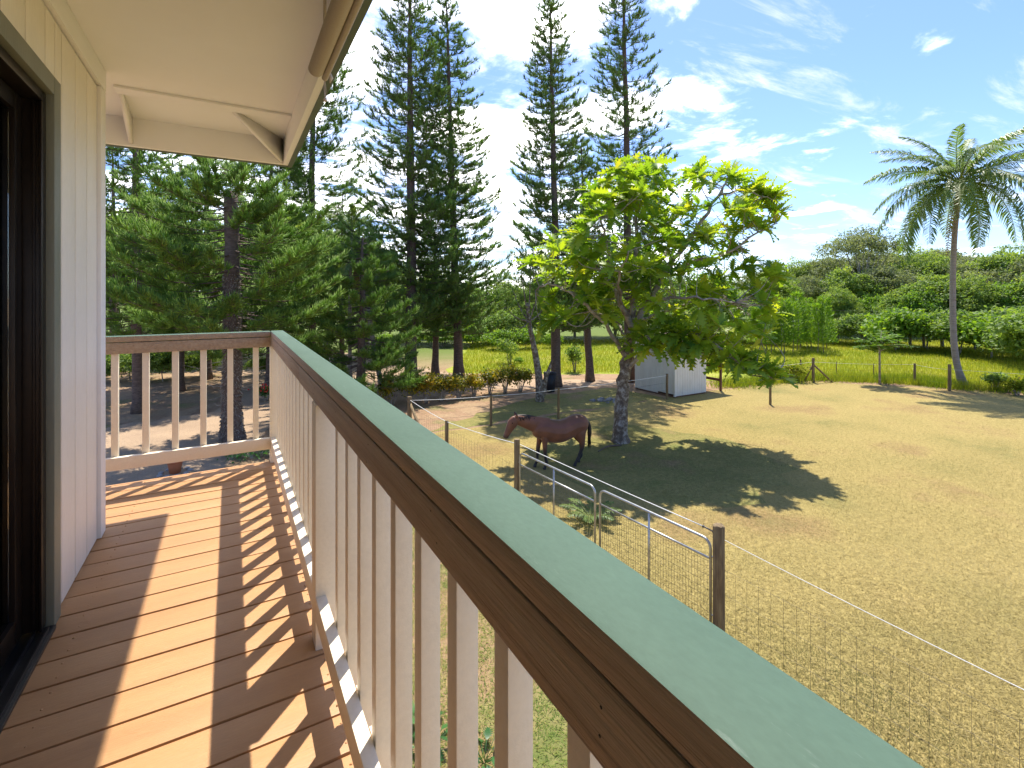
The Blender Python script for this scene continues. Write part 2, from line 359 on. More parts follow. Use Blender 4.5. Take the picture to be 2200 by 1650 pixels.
def far_green(m):      # the open ground beyond the road is grass, not dirt ('tint' marks it)
    t = m.node_tree; N = t.nodes; L = t.links; p = N['Principled BSDF']; src = p.inputs['Base Color'].links[0].from_socket
    at = N.new('ShaderNodeAttribute'); at.attribute_name = 'tint'; mx = N.new('ShaderNodeMix'); mx.data_type = 'RGBA'
    L.new(at.outputs['Fac'], mx.inputs[0]); L.new(src, mx.inputs[6]); mx.inputs[7].default_value = (.12, .16, .035, 1); L.new(mx.outputs[2], p.inputs['Base Color'])
far_green(g_base)
g_pad = gmat('dry_paddock', [(.30, (.18, .168, .055)), (.40, (.285, .228, .08)), (.54, (.33, .255, .092)), (.64, (.275, .19, .08)), (.74, (.16, .155, .052))], .22, fscale=11)
g_lawn = gmat('patchy_lawn', [(.30, (.13, .155, .042)), (.44, (.245, .205, .08)), (.55, (.29, .19, .10)), (.68, (.18, .18, .055))], .8, fscale=14)
g_road = gmat('worn_asphalt', [(.35, (.42, .30, .195)), (.6, (.35, .25, .165))], .6, fscale=20, bump=.25)
g_mead = gmat('meadow_soil', [(.35, (.20, .25, .03)), (.5, (.28, .31, .04)), (.65, (.33, .30, .07))], .3, fscale=5)
# one sheet out to the horizon
xs = np.sign(np.linspace(-1, 1, 141)) * np.abs(np.linspace(-1, 1, 141)) ** 2.2 * 900 + 20
XX, YY = np.meshgrid(xs, xs, indexing='ij')
aa = XX * SY + YY * CY; bb = XX * CY - YY * SY
ZZ = sm(aa, 55, 130) * 7.0 * sm(bb, -5, 35)
n_ = len(xs); ii, jj = np.meshgrid(np.arange(n_ - 1), np.arange(n_ - 1), indexing='ij')
FF = np.stack([ii * n_ + jj, (ii + 1) * n_ + jj, (ii + 1) * n_ + jj + 1, ii * n_ + jj + 1], -1).reshape(-1, 4)
g = link('ground', mesh('ground', np.stack([XX, YY, ZZ], -1).reshape(-1, 3), FF, g_base, True, sm(aa, 30, 44).ravel())); g['kind'] = 'structure'
def sheet(name, pts, z, m, jit=.25, sub=14, seed=1):
    rs = np.random.default_rng(seed); out = []
    P = [Vector((p.x, p.y, 0)) for p in pts]
    for i in range(len(P)):
        a, b = P[i], P[(i + 1) % len(P)]
        nk = max(1, int((b - a).length / (jit * 5)))
        for k in range(nk):
            q = a.lerp(b, k / nk); out.append((q.x + rs.normal() * jit, q.y + rs.normal() * jit, z))
    me = bpy.data.meshes.new(name); bm = bmesh.new()
    f = bm.faces.new([bm.verts.new(v) for v in out]); bm.normal_update()
    if f.normal.z < 0: f.normal_flip()
    bmesh.ops.triangulate(bm, faces=bm.faces[:]); bm.to_mesh(me); bm.free(); me.materials.append(m)
    o = link(name, me); o['kind'] = 'structure'; return o
PADDOCK = [Vector(p) for p in ((5.2, 16.7, 0), (22.3, 16.9, 0), (29.0, 16.0, 0), (33.5, 10.2, 0), (36, 2, 0), (30, -22, 0), (5.0, -22, 0))]
sheet('paddock', PADDOCK, .008, g_pad, .12, 30, 2)
sheet('lawn', [Vector(p) for p in ((-.4, -9, 0), (4.9, -9, 0), (4.9, 9, 0), (4.6, 13.5, 0), (1.5, 12.5, 0), (-.4, 7, 0))], .012, g_lawn, .12, 20, 3)
sheet('meadow', [ab(27.5, 14), ab(30.5, 8.5), ab(31.5, -4), ab(38, -4), ab(52, -6), ab(54, 60), ab(27, 60), ab(26.5, 26), ab(29, 18)], .004, g_mead, .25, 20, 4)
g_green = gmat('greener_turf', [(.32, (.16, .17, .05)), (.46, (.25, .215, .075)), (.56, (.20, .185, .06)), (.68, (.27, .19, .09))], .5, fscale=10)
g_bare = gmat('bare_red_dirt', [(.35, (.30, .165, .095)), (.55, (.36, .225, .13)), (.7, (.25, .19, .08))], 1.2, fscale=12)
sheet('worn_dirt', [Vector(q) for q in ((4.75, 8.8, 0), (5.35, 9.2, 0), (5.6, 6.2, 0), (5.5, 4.2, 0), (5.15, 1.5, 0), (5.2, -2.0, 0), (4.55, -2.0, 0), (4.6, 3.0, 0))], .016, g_bare, .07, 8, 11)
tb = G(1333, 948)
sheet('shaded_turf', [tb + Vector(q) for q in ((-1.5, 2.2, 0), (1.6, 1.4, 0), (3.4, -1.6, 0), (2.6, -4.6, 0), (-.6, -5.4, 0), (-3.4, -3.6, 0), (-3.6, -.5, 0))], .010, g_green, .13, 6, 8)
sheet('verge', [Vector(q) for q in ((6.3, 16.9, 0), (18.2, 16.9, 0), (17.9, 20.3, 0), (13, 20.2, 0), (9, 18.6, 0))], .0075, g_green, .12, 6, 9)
road = [G(1420, 817), G(1200, 815), G(1020, 812), G(900, 790), G(800, 762), G(640, 752), G(640, 790), G(760, 842), G(960, 836), G(1120, 836), G(1330, 829), G(1420, 826)]
sheet('road', road, .008, g_road, .06, 10, 5)
sheet('driveway', [G(150, 1060), G(470, 1012), G(600, 905), G(640, 800), G(520, 790), G(480, 880), G(150, 930)], .006, g_road, .15, 10, 6)

def blades(name, n, sampler, h, w, m, tintf, lean=.8, label=None, cat=None):
    P = sampler(n); n = len(P)
    az = rng.uniform(0, 2 * np.pi, n); ln = rng.uniform(h[0], h[1], n)
    el = rng.uniform(.05, .75, n) if lean > .5 else rng.uniform(.7, 1.5, n)
    D = np.stack([np.cos(az) * np.cos(el), np.sin(az) * np.cos(el), np.sin(el)], 1)
    S = np.stack([-np.sin(az), np.cos(az), np.zeros(n)], 1) * w
    B = P + np.array([0, 0, .004])
    V = np.stack([B - S, B + S, B + D * ln[:, None]], 1).reshape(-1, 3)
    F = np.arange(n * 3).reshape(-1, 3)
    t = np.repeat(tintf(P), 3)
    o = link(name, mesh(name, V, F, m, False, t)); o['kind'] = 'stuff'; o['label'] = label; o['category'] = cat
    return o
from mathutils import noise as mnoise
def fbm(P, s, off=0):
    return np.array([mnoise.noise((p[0] * s + off, p[1] * s, 1.3)) + .5 * mnoise.noise((p[0] * s * 2.3 + off, p[1] * s * 2.3, 4.3)) for p in P])
def samp_ab(a0, a1, b0f, b1f, pw=1.0, cond=None):
    def f(n):
        n2 = int(n * 1.6) if cond else n
        t = rng.uniform(0, 1, n2); a = a0 * (a1 / a0) ** (t ** pw)
        b = rng.uniform(0, 1, n2) * (b1f - b0f) * a + b0f * a
        P = np.stack([a * SY + b * CY, a * CY - b * SY, np.full(n2, .008)], 1)
        if cond: P = P[cond(P)][:n]
        return P
    return f
inpad = lambda P: (P[:, 0] > 5.0) & (P[:, 1] < 16.6) & (P[:, 0] + .7 * P[:, 1] < 40) & ~((P[:, 0] > 18.4) & (P[:, 0] < 22.2) & (P[:, 1] > 16.4))
blades('dry_grass', 165000, samp_ab(5.0, 30, -.35, 1.1, 1.0, inpad), (.025, .065), .004, m_dry,
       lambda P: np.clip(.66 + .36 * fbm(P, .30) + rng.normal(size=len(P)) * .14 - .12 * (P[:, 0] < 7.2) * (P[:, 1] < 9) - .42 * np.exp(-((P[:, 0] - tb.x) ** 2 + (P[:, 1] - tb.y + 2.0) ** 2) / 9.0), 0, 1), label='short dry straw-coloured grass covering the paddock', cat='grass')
blades('straw_litter', 9000, samp_ab(5.0, 16, -.35, 1.1, 1.0, inpad), (.08, .20), .0035, m_dry,
       lambda P: np.clip(.85 + rng.normal(size=len(P)) * .15, 0, 1), label='loose pale straw stalks scattered on the paddock near the fence', cat='straw')
blades('lawn_grass', 90000, lambda n: np.stack([rng.uniform(-.1, 5.2, n), rng.uniform(-1, 12.5, n), np.full(n, .012)], 1), (.03, .08), .0045, m_lawn,
       lambda P: np.clip(.42 + .4 * fbm(P, .6, 9) + rng.normal(size=len(P)) * .2, 0, 1), label='patchy green and yellow lawn grass below the balcony', cat='grass')
inmead = lambda P: ~((P[:, 0] < 22.6) & (P[:, 1] < 19)) & ((P[:, 0] * SY + P[:, 1] * CY > 31.5) | (P[:, 0] > 25))
def meadcond(P):
    a = P[:, 0] * SY + P[:, 1] * CY; b = P[:, 0] * CY - P[:, 1] * SY
    return ((a > 31.2) & (b > -4)) | ((b > 15) & (P[:, 0] + .62 * P[:, 1] > 40.2) & (a > 27)) 
blades('meadow_grass', 110000, samp_ab(26.5, 54, -.12, 1.15, 1.0, meadcond), (.12, .36), .014, m_meadow,
       lambda P: np.clip(.5 + .36 * fbm(P, .22, 5) + rng.normal(size=len(P)) * .16, 0, 1), lean=.3, label='bright yellow-green meadow grass beyond the paddock fence', cat='grass')

# ------------------------------------------------------------------ balcony
Xi, Xo = .268, .357; CAPZ = DZ + .992; Yi, Yo = 4.117, 4.206
XW = -.599
bal = empty('balcony', 'narrow upstairs balcony with orange-brown deck boards and sage-topped cream railing', 'balcony', (0, 0, DZ))
def bbox(name, x0, x1, y0, y1, z0, z1, m, bev=.003, par=None):   # deck coordinates, z relative to the deck
    return box(name, x0, x1, y0, y1, z0, z1, m, par or bal, bev)
y = 4.150 - .1445; k = 0
while y > -1.9:
    x0 = XW - .012 if y < 3.28 else -1.8
    dzb = random.uniform(-.0012, .0012); gp_ = random.uniform(.0075, .0100)
    bbox('deck_board', x0, .352, y + gp_ / 2, y + .1445 - gp_ / 2, -.036 + dzb, dzb, m_deck, .004)
    y -= .1445; k += 1
bbox('deck_edge_trim', -1.8, .352, 4.153, 4.175, -.20, -.001, m_deck, .004)
bbox('deck_rim', .354, .385, -1.9, 4.175, -.22, -.004, m_cream, .003)
for yy in (-1.6, .2, 2.0, 3.95): bbox('joist', -.6, .34, yy, yy + .04, -.20, -.045, m_cream)
# railing along the balcony
def railing(along, s0, s1, i0, o0, sgn, post_at, bal_at):
    # along = axis of the run; i0 inner face; o0 outer face
    def bx(name, a0, a1, c0, c1, z0, z1, m, bev=.003, par=None):
        c0, c1 = sorted((c0, c1))
        if along == 'y': return bbox(name, c0, c1, a0, a1, z0, z1, m, bev, par)
        return bbox(name, a0, a1, c0, c1, z0, z1, m, bev, par)
    cap = bx('rail_cap', s0, s1, i0 - .002, o0, .952, .992, m_sage, .009)
    cap.data.materials.append(m_sidebounce)
    for pl in cap.data.polygons:
        if pl.normal.z < .45 and (pl.normal.x if along == 'y' else pl.normal.y) < -.3: pl.material_index = 1
    sd = bx('rail_cap_face', s0, s1 - (.003 if along == 'y' else 0), i0 - .0045, i0 - .0028, .9545, .982, m_sidebounce, .0006, cap) if False else None
    if along == 'y':
        bx('rail_board', s0, 2.385, i0, i0 + .036, .875, .949, m_sidebounce, .003); bx('rail_board', 2.3875, s1, i0 + .0012, i0 + .0372, .8755, .9493, m_sidebounce, .003)
    else: bx('rail_board', s0, s1, i0, i0 + .036, .875, .949, m_sidebounce, .004)
    bx('bottom_rail', s0, s1, i0 - .005, i0 + .031, .105, .190, m_cream, .004)
    for b in bal_at: bx('baluster', b, b + .038, i0 + .0375, i0 + .0755, .100, .951, m_cream, .003)
    for p in post_at: bx('post', p, p + .089, i0 - .003, i0 + .086, 0, .8745, m_cream, .004)
railing('y', -1.9, Yo, Xi, Xo, 1, [], [])
railing('x', -1.8, Xi - .003, Yi, Yo, 1, [], [])
nearf = [.536 + .1615 * i for i in range(-14, 8)]
farf = [2.02 + .1615 * i for i in range(13)]
for b in nearf + farf: bbox('baluster', Xi + .0335, Xi + .0715, b, b + .038, .100, .951, m_cream, .003)
for c in [-.669 + .167 * i for i in range(-6, 6)]: bbox('baluster', c - .019, c + .019, Yi + .0335, Yi + .0715, .100, .951, m_cream, .003)
for p in (-1.0, 1.862): bbox('post', Xi - .006, Xi + .083, p, p + .089, .0005, .8742, m_cream, .004)
bbox('post', Xi - .007, Xi + .082, Yi - .004, Yi + .085, .0005, .8742, m_cream, .004)
mb = MB()
rn = random.Random(4)
for yv in [.30 + .405 * i for i in range(-4, 10)]:
    for zz in (.895, .930):
        yq, zq = yv + rn.uniform(-.03, .03), zz + rn.uniform(-.008, .008)
        V, F = tube([(Xi + .002, yq, zq), (Xi - .0006, yq, zq)], .0015, 6); mb.add(V, F)
mb.build('nail_heads', m_bronze, bal)['kind'] = 'stuff'
mb = MB()
y = 4.150 - .1445
while y > -1.5:
    for xx in (-.50, .285):
        for dy in (.035, .108):
            V, F = tube([(xx + rn.uniform(-.006, .006), y + dy, -.003), (xx, y + dy, .0016)], .0032, 6); mb.add(V, F)
    y -= .1445
mb.build('deck_screws', m_deck, bal)['kind'] = 'stuff'
for (x, y) in ((.25, -1.7), (.25, 3.95), (.25, 1.2)): bbox('support_post', x, x + .09, y, y + .09, -DZ, -.205, m_cream, .004)

# ------------------------------------------------------------------ house
hs = empty('house', 'cream house wall with vertical siding, flat soffit and dark sliding door beside the balcony', 'house', (XW, 1, 0))
hs_inv = Vector((XW, 1, 0))
def hb(name, x0, x1, y0, y1, z0, z1, m, bev=.0, par=None):
    o = box(name, x0 - XW, x1 - XW, y0 - 1, y1 - 1, z0, z1, m, par or hs, bev); return o
ZC = DZ + 2.468
hb('wall_core', -5, XW - .15, -4.0, 3.26, 0, ZC - .002, m_wall)
hb('wall_core', XW - .149, XW - .018, 2.52, 3.262, DZ - .4, ZC - .003, m_wall)
hb('wall_core', XW - .149, XW - .018, -4, 2.519, DZ + 2.062, ZC - .003, m_wall)
hb('ground_floor_wall', XW - .149, XW - .016, -4, 3.263, 0, DZ - .402, m_wall)
yy = 3.273
sid = []
while yy > -2.2:
    w = .2045; z0 = DZ + .004 if yy > 2.62 else DZ + 2.105
    y0 = max(yy - w, 2.572) if yy > 2.62 else yy - w
    if yy > 2.62 and yy - w < 2.572: y0 = 2.572
    hb('siding_board', XW - .017, XW, y0 + .0045, yy - .0045, z0, ZC - .12, m_wall, .003)
    yy -= w
hb('siding_board', XW - .017, XW, 2.4585, 2.569, DZ + 2.105, ZC - .12, m_wall, .003)
hb('corner_board', XW - .06, XW + .017, 3.276, 3.38, DZ + .003, ZC - .115, m_soffit, .003)
hb('frieze_board', XW - .01, XW + .019, -2.4, 3.381, ZC - .112, ZC - .001, m_soffit, .003)
hb('side_wall', -5, XW - .02, 3.262, 3.36, 0, ZC - .004, m_wall)
# soffit, batten, gussets, fascia, roof
XF, YF = .354, 4.172
hb('soffit', -5.2, XF + .002, -4, YF + .002, ZC, ZC + .012, m_soffit)
hb('soffit_batten', XW + .02, XF - .001, 3.555, 3.665, ZC - .016, ZC - .0005, m_soffit, .002)
def gusset(p0, p1, th=.02):
    # triangular board from soffit level at p0 to the fascia foot at p1
    d = Vector((p1[0] - p0[0], p1[1] - p0[1], 0)).normalized(); nrm = Vector((-d.y, d.x, 0)) * th
    tri = [Vector((p0[0], p0[1], ZC - .001)), Vector((p1[0], p1[1], ZC - .001)), Vector((p1[0], p1[1], ZC - .178)), Vector((p0[0], p0[1], ZC - .018))]
    V = [tuple(p - nrm - hs_inv) for p in tri] + [tuple(p + nrm - hs_inv) for p in tri]
    return link('gusset', mesh('gusset', V, [np.array([(0, 1, 2, 3), (7, 6, 5, 4), (0, 4, 5, 1), (1, 5, 6, 2), (2, 6, 7, 3), (3, 7, 4, 0)])], m_soffit), hs)
gusset((-.56, 3.666), (-.585, YF - .001), .011); gusset((.02, 3.666), (XF - .012, YF - .008), .012)
ZF = ZC - .190
fl = hb('fascia', XF, XF + .036, -4, YF + .036, ZF, ZC + .10, m_soffit, .002)
hb('drip_edge', XF + .037, XF + .068, -4, YF + .068, ZF - .006, ZC + .12, m_green, .003, None)
hb('fascia', -5.2, XF - .001, YF, YF + .036, ZF, ZC + .10, m_soffit, .002)
hb('drip_edge', -5.2, XF + .036, YF + .037, YF + .068, ZF - .006, ZC + .12, m_green, .003, None)
rv = [(XF + .10, -4, ZC + .125), (XF + .10, YF + .10, ZC + .125), (-5.2, YF + .10, ZC + .125), (-5.2, -4, ZC + .125), (-3.4, -4, ZC + 1.5), (-3.4, .5, ZC + 1.5)]
link('roof', mesh('roof', [tuple(Vector(v) - hs_inv) for v in rv], [np.array([(0, 1, 5, 4)]), np.array([(1, 2, 5)]), np.array([(3, 2, 1, 0)])], m_shedr), hs)
# sliding door: casing, jamb, track, panel
DT = DZ + 2.03
hb('door_casing', XW - .012, XW + .018, 2.490, 2.5715, DZ + .002, DT + .07, m_casing, .003)
hb('door_casing', XW - .012, XW + .0178, -2.2, 2.4895, DT, DT + .07, m_casing, .003)
dr = hb('sliding_door', XW - .145, XW - .006, 2.452, 2.489, DZ + .022, DT - .002, m_bronze, .003)
def db(name, x0, x1, y0, y1, z0, z1, m, bev=.002): return hb(name, x0, x1, y0, y1, z0, z1, m, bev, dr)
db('head_frame', XW - .145, XW - .006, -2.2, 2.451, DT - .04, DT - .003, m_bronze)
db('jamb_rib', XW - .034, XW - .026, 2.442, 2.4515, DZ + .023, DT - .045, m_bronze)
db('jamb_rib', XW - .012, XW - .005, 2.436, 2.4515, DZ + .023, DT - .045, m_bronze)
db('track', XW - .145, XW + .024, -2.2, 2.486, DZ + .001, DZ + .014, m_black)
for xr in (-.118, -.072, -.030, .006): db('track_rail', XW + xr, XW + xr + .006, -2.2, 2.451, DZ + .0145, DZ + .030, m_black, .001)
xs0, xs1 = XW - .098, XW - .060
db('stile', xs0, xs1, 2.375, 2.440, DZ + .032, DT - .045, m_bronze)
db('bottom_stile', xs0, xs1, -.6, 2.374, DZ + .032, DZ + .115, m_bronze)
db('top_stile', xs0, xs1, -.6, 2.374, DT - .105, DT - .045, m_bronze)
db('glass_pane', (xs0 + xs1) / 2 - .003, (xs0 + xs1) / 2 + .003, -.6, 2.374, DZ + .116, DT - .106, gl, 0)
db('curtain', XW - .142, XW - .134, -.8, 2.45, DZ + .04, DT - .06, m_curtain, 0)

# ------------------------------------------------------------------ roller shade under the eave
rs = empty('roller_shade', 'rolled-up beige sun shade with pull cord hung under the eave', 'shade', (.30, 2.1, ZC - .20))
def rloc(p): return [tuple(Vector(q) - Vector((.30, 2.1, ZC - .20))) for q in p]
ZS = DZ + 2.178
V, F = tube(rloc([(.300, y, ZS) for y in (2.115, 1.5, .5, -1.2)]), .0295, 24)
me = mesh('roll', V, F, m_shade, True); me.set_sharp_from_angle(angle=R(50)); link('roll', me, rs)
V, F = tube(rloc([(.342, y, ZS - .006) for y in (2.165, 1.5, .5, -1.2)]), .0125, 18)
me = mesh('hem_bar', V, F, m_shade, True); me.set_sharp_from_angle(angle=R(50)); link('hem_bar', me, rs)
mb = MB()
for dx in (-.004, .003):
    V, F = tube(rloc(bez([(.342, 2.168, ZS - .016), (.343 + dx, 2.169, ZS - .05), (.343, 2.169, ZS - .088)], 6)), .0018, 6); mb.add(V, F)
mb.build('pull_cord', m_cord, rs, True)
bm = bmesh.new(); bmesh.ops.create_uvsphere(bm, u_segments=14, v_segments=10, radius=.0085)
me = bpy.data.meshes.new('cord_ball'); bm.to_mesh(me); bm.free(); me.materials.append(m_cord); me.polygons.foreach_set('use_smooth', np.ones(len(me.polygons), bool))
o = link('cord_ball', me, rs); o.location = rloc([(.343, 2.169, ZS - .095)])[0]
V, F = tube(rloc([(.362, 2.16, ZS + .02), (.366, 2.163, ZS), (.362, 2.166, ZS - .022)]), [.003, .009, .002], 8)
link('cleat', mesh('cleat', V, F, m_cord, True), rs)
for yb in (1.9, .2):
    V, F = tube(rloc([(.300, yb, ZS + .028), (.300, yb, ZC - .003)]), .006, 6)
    link('bracket', mesh('bracket', V, F, m_cord, True), rs)

# ------------------------------------------------------------------ fences and gates
def rpost(parent, base, h, r, lean=(0, 0), name='post'):
    V, F = tube([(base.x, base.y, -.12), (base.x + lean[0] * .5, base.y + lean[1] * .5, h * .5), (base.x + lean[0], base.y + lean[1], h - .012), (base.x + lean[0], base.y + lean[1], h)], [r * 1.06, r, r * .96, r * .86], 12)
    V = V + rng.normal(size=V.shape) * r * .04
    me = mesh(name, V - np.array(parent.location), F, m_post, True); me.set_sharp_from_angle(angle=R(40))
    return link(name, me, parent)
def rope(parent, pts, r, m, sag=.03, name='rope', n=10):
    path = []
    for a, b in zip(pts[:-1], pts[1:]):
        for k in range(n):
            t = k / n; p = Vector(a).lerp(Vector(b), t); p.z -= sag * 4 * t * (1 - t); path.append(tuple(p))
    path.append(tuple(pts[-1]))
    V, F = tube(path, r, 6)
    return link(name, mesh(name, V - np.array(parent.location), F, m, True), parent)
def wires(parent, a, b, z0, z1, step, rows, r=.0017, name='wire_mesh'):
    mb = MB(); a, b = Vector(a), Vector(b); L = (b - a).length; n = int(L / step)
    for i in range(n + 1):
        p = a.lerp(b, i / max(n, 1)); V, F = tube([(p.x, p.y, z0), (p.x, p.y, z1)], r, 3, False); mb.add(V, F)
    for z in rows:
        V, F = tube([(a.x, a.y, z), (b.x, b.y, z)], r, 3, False); mb.add(V, F)
    o = mb.build(name, m_wire, parent); o.data.transform(Matrix.Translation(-Vector(parent.location))); return o
gpL, gpR = Vector((5.67, 9.66, 0)), Vector((6.07, 4.63, 0))
GH = 1.70
# house-side fence
fA = empty('paddock_fence', 'wooden post fence with white rope and the steel gates, nearest the house', 'fence', (5.6, 9, 0))
cA = G(880, 860, 1.25); cA = Vector((cA.x, cA.y, 0)); pA = G(960, 905, 1.25); pA = Vector((pA.x, pA.y, 0))
rpost(fA, cA, 1.38, .085); rpost(fA, pA, 1.27, .055); rpost(fA, gpL, GH, .068); rpost(fA, gpR, GH, .082)
end = Vector((6.42, -1.2, 0)); rpost(fA, end, 1.5, .07)
rope(fA, [(cA.x, cA.y, 1.27), (pA.x, pA.y, 1.235), (gpL.x, gpL.y, 1.60)], .0085, m_rope, .03)
rope(fA, [(gpL.x + .07, gpL.y, 1.575), (gpR.x + .03, gpR.y + .30, 1.555)], .0075, m_rope, .012)
rope(fA, [(gpR.x + .06, gpR.y - .05, 1.49), (end.x, end.y, 1.40)], .0045, m_rope, .05)
V, F = tube([(gpR.x + .03, gpR.y + .30, 1.555), (gpR.x + .03, gpR.y + .29, 1.555), (gpR.x + .03, gpR.y + .27, 1.555), (gpR.x + .03, gpR.y + .13, 1.55), (gpR.x + .03, gpR.y + .11, 1.55), (gpR.x + .02, gpR.y + .06, 1.545)], [.012, .024, .011, .011, .026, .018], 10)
link('insulator', mesh('insulator', V - np.array(fA.location), F, m_ins, True), fA)
V, F = tube([(cA.x, cA.y - .05, 1.15), (cA.x + .1, cA.y - 1.5, .0)], .05, 8); link('brace', mesh('brace', V - np.array(fA.location), F, m_post, True), fA)
wires(fA, cA, pA, .05, 1.1, .16, (.1, .4, .7, 1.05)); wires(fA, pA, gpL, .05, 1.1, .16, (.1, .4, .7, 1.05))
wires(fA, (gpR.x, gpR.y - .1, 0), end, .04, 1.12, .16, (.06, .4, .75, 1.1))
# gates
def gate(p, q, label):
    p, q = Vector(p), Vector(q); d = (q - p).normalized(); L = (q - p).length
    ge = empty('metal_gate', label, 'gate', p, 'pair of steel gates')
    ge.rotation_euler = (0, 0, math.atan2(d.y, d.x))
    zb, zt, rr = .12, 1.43, .021; c = .13
    path = [(0, 0, zb), (0, 0, zt - c)] + [(c - c * math.cos(t), 0, zt - c + c * math.sin(t)) for t in np.linspace(.2, math.pi / 2, 6)] + \
           [(L - c + c * math.sin(t), 0, zt - c + c * math.cos(t)) for t in np.linspace(0, math.pi / 2 - .2, 6)] + [(L, 0, zt - c), (L, 0, zb)]
    V, F = tube(path, rr, 10); link('frame_tube', mesh('frame_tube', V, F, m_galv, True), ge)
    V, F = tube([(rr, 0, 1.16), (L - rr, 0, 1.16)], .017, 10); link('cross_bar', mesh('cross_bar', V, F, m_galv, True), ge)
    V, F = tube([(rr, 0, zb + .02), (L - rr, 0, zb + .02)], .017, 10); link('cross_bar', mesh('cross_bar', V, F, m_galv, True), ge)
    V, F = tube([(L * .5, 0, zb + .02), (L * .5, 0, zt - .01)], .018, 10); link('centre_bar', mesh('centre_bar', V, F, m_galv, True), ge)
    mb = MB()
    for x in np.arange(.05, L, .052): V, F = tube([(x, .012, zb), (x, .012, 1.16)], .0024, 3, False); mb.add(V, F)
    for z in np.arange(zb + .05, 1.15, .105): V, F = tube([(.01, .012, z), (L - .01, .012, z)], .0022, 3, False); mb.add(V, F)
    mb.build('mesh_wire', m_wire, ge)
    for z in (.35, 1.2):
        V, F = tube([(-.045, 0, z), (0, 0, z)], .012, 6); link('hinge', mesh('hinge', V, F, m_galv, True), ge)
mid = gpL.lerp(gpR, .515)
dd = (gpR - gpL).normalized()
gate(gpL + dd * .115, mid - dd * .07, 'galvanised tube gate with wire mesh, the one nearer the horse')
gate(gpR - dd * .13, mid + dd * .06, 'galvanised tube gate with wire mesh, beside the thick post with the insulator')
# back-left fence
fB = empty('paddock_fence', 'low rope and wire fence behind the horse running to the white shed', 'fence', (12, 16.5, 0))
B1 = G(1055, 915); B2 = G(1200, 900); B3 = G(1433, 858)
rpost(fB, B1, 1.16, .05); rpost(fB, B2, 1.27, .05); rpost(fB, B3, 1.22, .055)
for z, m_, r_ in ((1.14, m_rope, .009), (.80, m_wire, .0035), (.45, m_wire, .0035)):
    rope(fB, [(cA.x + .09, cA.y, z + .1), (B1.x, B1.y, z), (B2.x, B2.y, z + .04), (B3.x, B3.y, z)], r_, m_, .03)
fpost = empty('fence_post', 'lone wooden post standing in the paddock under the low right branch', 'post', G(1655, 870))
rpost(fpost, G(1655, 870), 1.2, .05)
# far right fence
fC = empty('paddock_fence', 'sparse wooden post fence at the far edge of the paddock before the meadow', 'fence', (31, 13, 0))
C1 = G(1747, 822); C2 = G(1965, 826); C3 = G(2040, 840); C4 = ab(22.5, 29.0)
rpost(fC, C1, 1.40, .075); rpost(fC, C2, 1.18, .06); rpost(fC, C3, 1.38, .075); rpost(fC, C4, 1.35, .07)
for q in (G(1727, 820), G(1790, 822)):
    V, F = tube([(C1.x, C1.y, 1.05), (q.x, q.y, -.03)], .05, 8); link('brace', mesh('brace', V - np.array(fC.location), F, m_post, True), fC)
for u, v, h in ((1720, 807, 1.0), (1797, 811, .95), (1877, 815, .95)):
    rpost(fC, G(u, v), h, .022 if u > 1750 else .05, name='stake')
S0 = Vector((22.1, 16.5, 0))
for z, m_, r_ in ((1.12, m_rope, .006), (.75, m_wire, .003), (.4, m_wire, .003)):
    rope(fC, [(S0.x, S0.y, z), (C1.x, C1.y, z + .05), (C2.x, C2.y, z), (C3.x, C3.y, z), (C4.x, C4.y, z)], r_, m_, .05)

def alongC(n):
    pts = [S0 + Vector((1, 1, 0)), C1 + Vector((.5, 1.0, 0)), C2 + Vector((.7, .5, 0)), C3 + Vector((1.3, .4, 0)), C4 + Vector((1.6, 0, 0))]
    k = rng.integers(0, 4, n); t = rng.uniform(0, 1, n); cl_ = np.round(t * 40) / 40 + rng.normal(size=n) * .006
    A = np.array([tuple(p) for p in pts]); Pq = A[k] + (A[k + 1] - A[k]) * cl_[:, None]; Pq[:, :2] += rng.normal(size=(n, 2)) * .45; Pq[:, 2] = .008; return Pq
blades('tall_weeds', 16000, alongC, (.2, .65), .012, m_meadow, lambda P: np.clip(.35 + .4 * fbm(P, .8, 3) + rng.normal(size=len(P)) * .2, 0, 1), lean=.3, label='uncut tall weeds along the far paddock fence', cat='weeds')

# ------------------------------------------------------------------ shed
sx0, sx1, sx2, sy0, sy1 = 18.62, 20.88, 22.06, 16.66, 19.35
sh = empty('shed', 'small white board shed with brown roof and open brown bay behind the big tree', 'shed', (sx0, sy0, 0))
def sb(name, x0, x1, y0, y1, z0, z1, m, bev=.004, par=None): return box(name, x0 - sx0, x1 - sx0, y0 - sy0, y1 - sy0, z0, z1, m, par or sh, bev)
def zroof(yv): return 2.25 + (yv - sy0) * .20
n = 13; w = (sx1 - sx0) / n
for i in range(n): sb('wall_board', sx0 + i * w + .005, sx0 + (i + 1) * w - .005, sy0, sy0 + .022, .08, 2.24, m_shedw)
n = 15; w = (sy1 - sy0) / n
for i in range(n): sb('wall_board', sx0, sx0 + .022, sy0 + .024 + i * w, sy0 + .014 + (i + 1) * w, .08 if i > 5 else .16, zroof(sy0 + i * w) - .03, m_shedw)
sb('inner_wall', sx0 + .024, sx2, sy1 - .05, sy1, .02, 2.7, m_shedb)
sb('inner_wall', sx1 - .03, sx1 - .005, sy0 + .03, sy1 - .06, .05, 2.2, m_shedb)
sb('floor_skid', sx0 + .03, sx1, sy0 + .05, sy1 - .1, .0, .075, m_shedb)
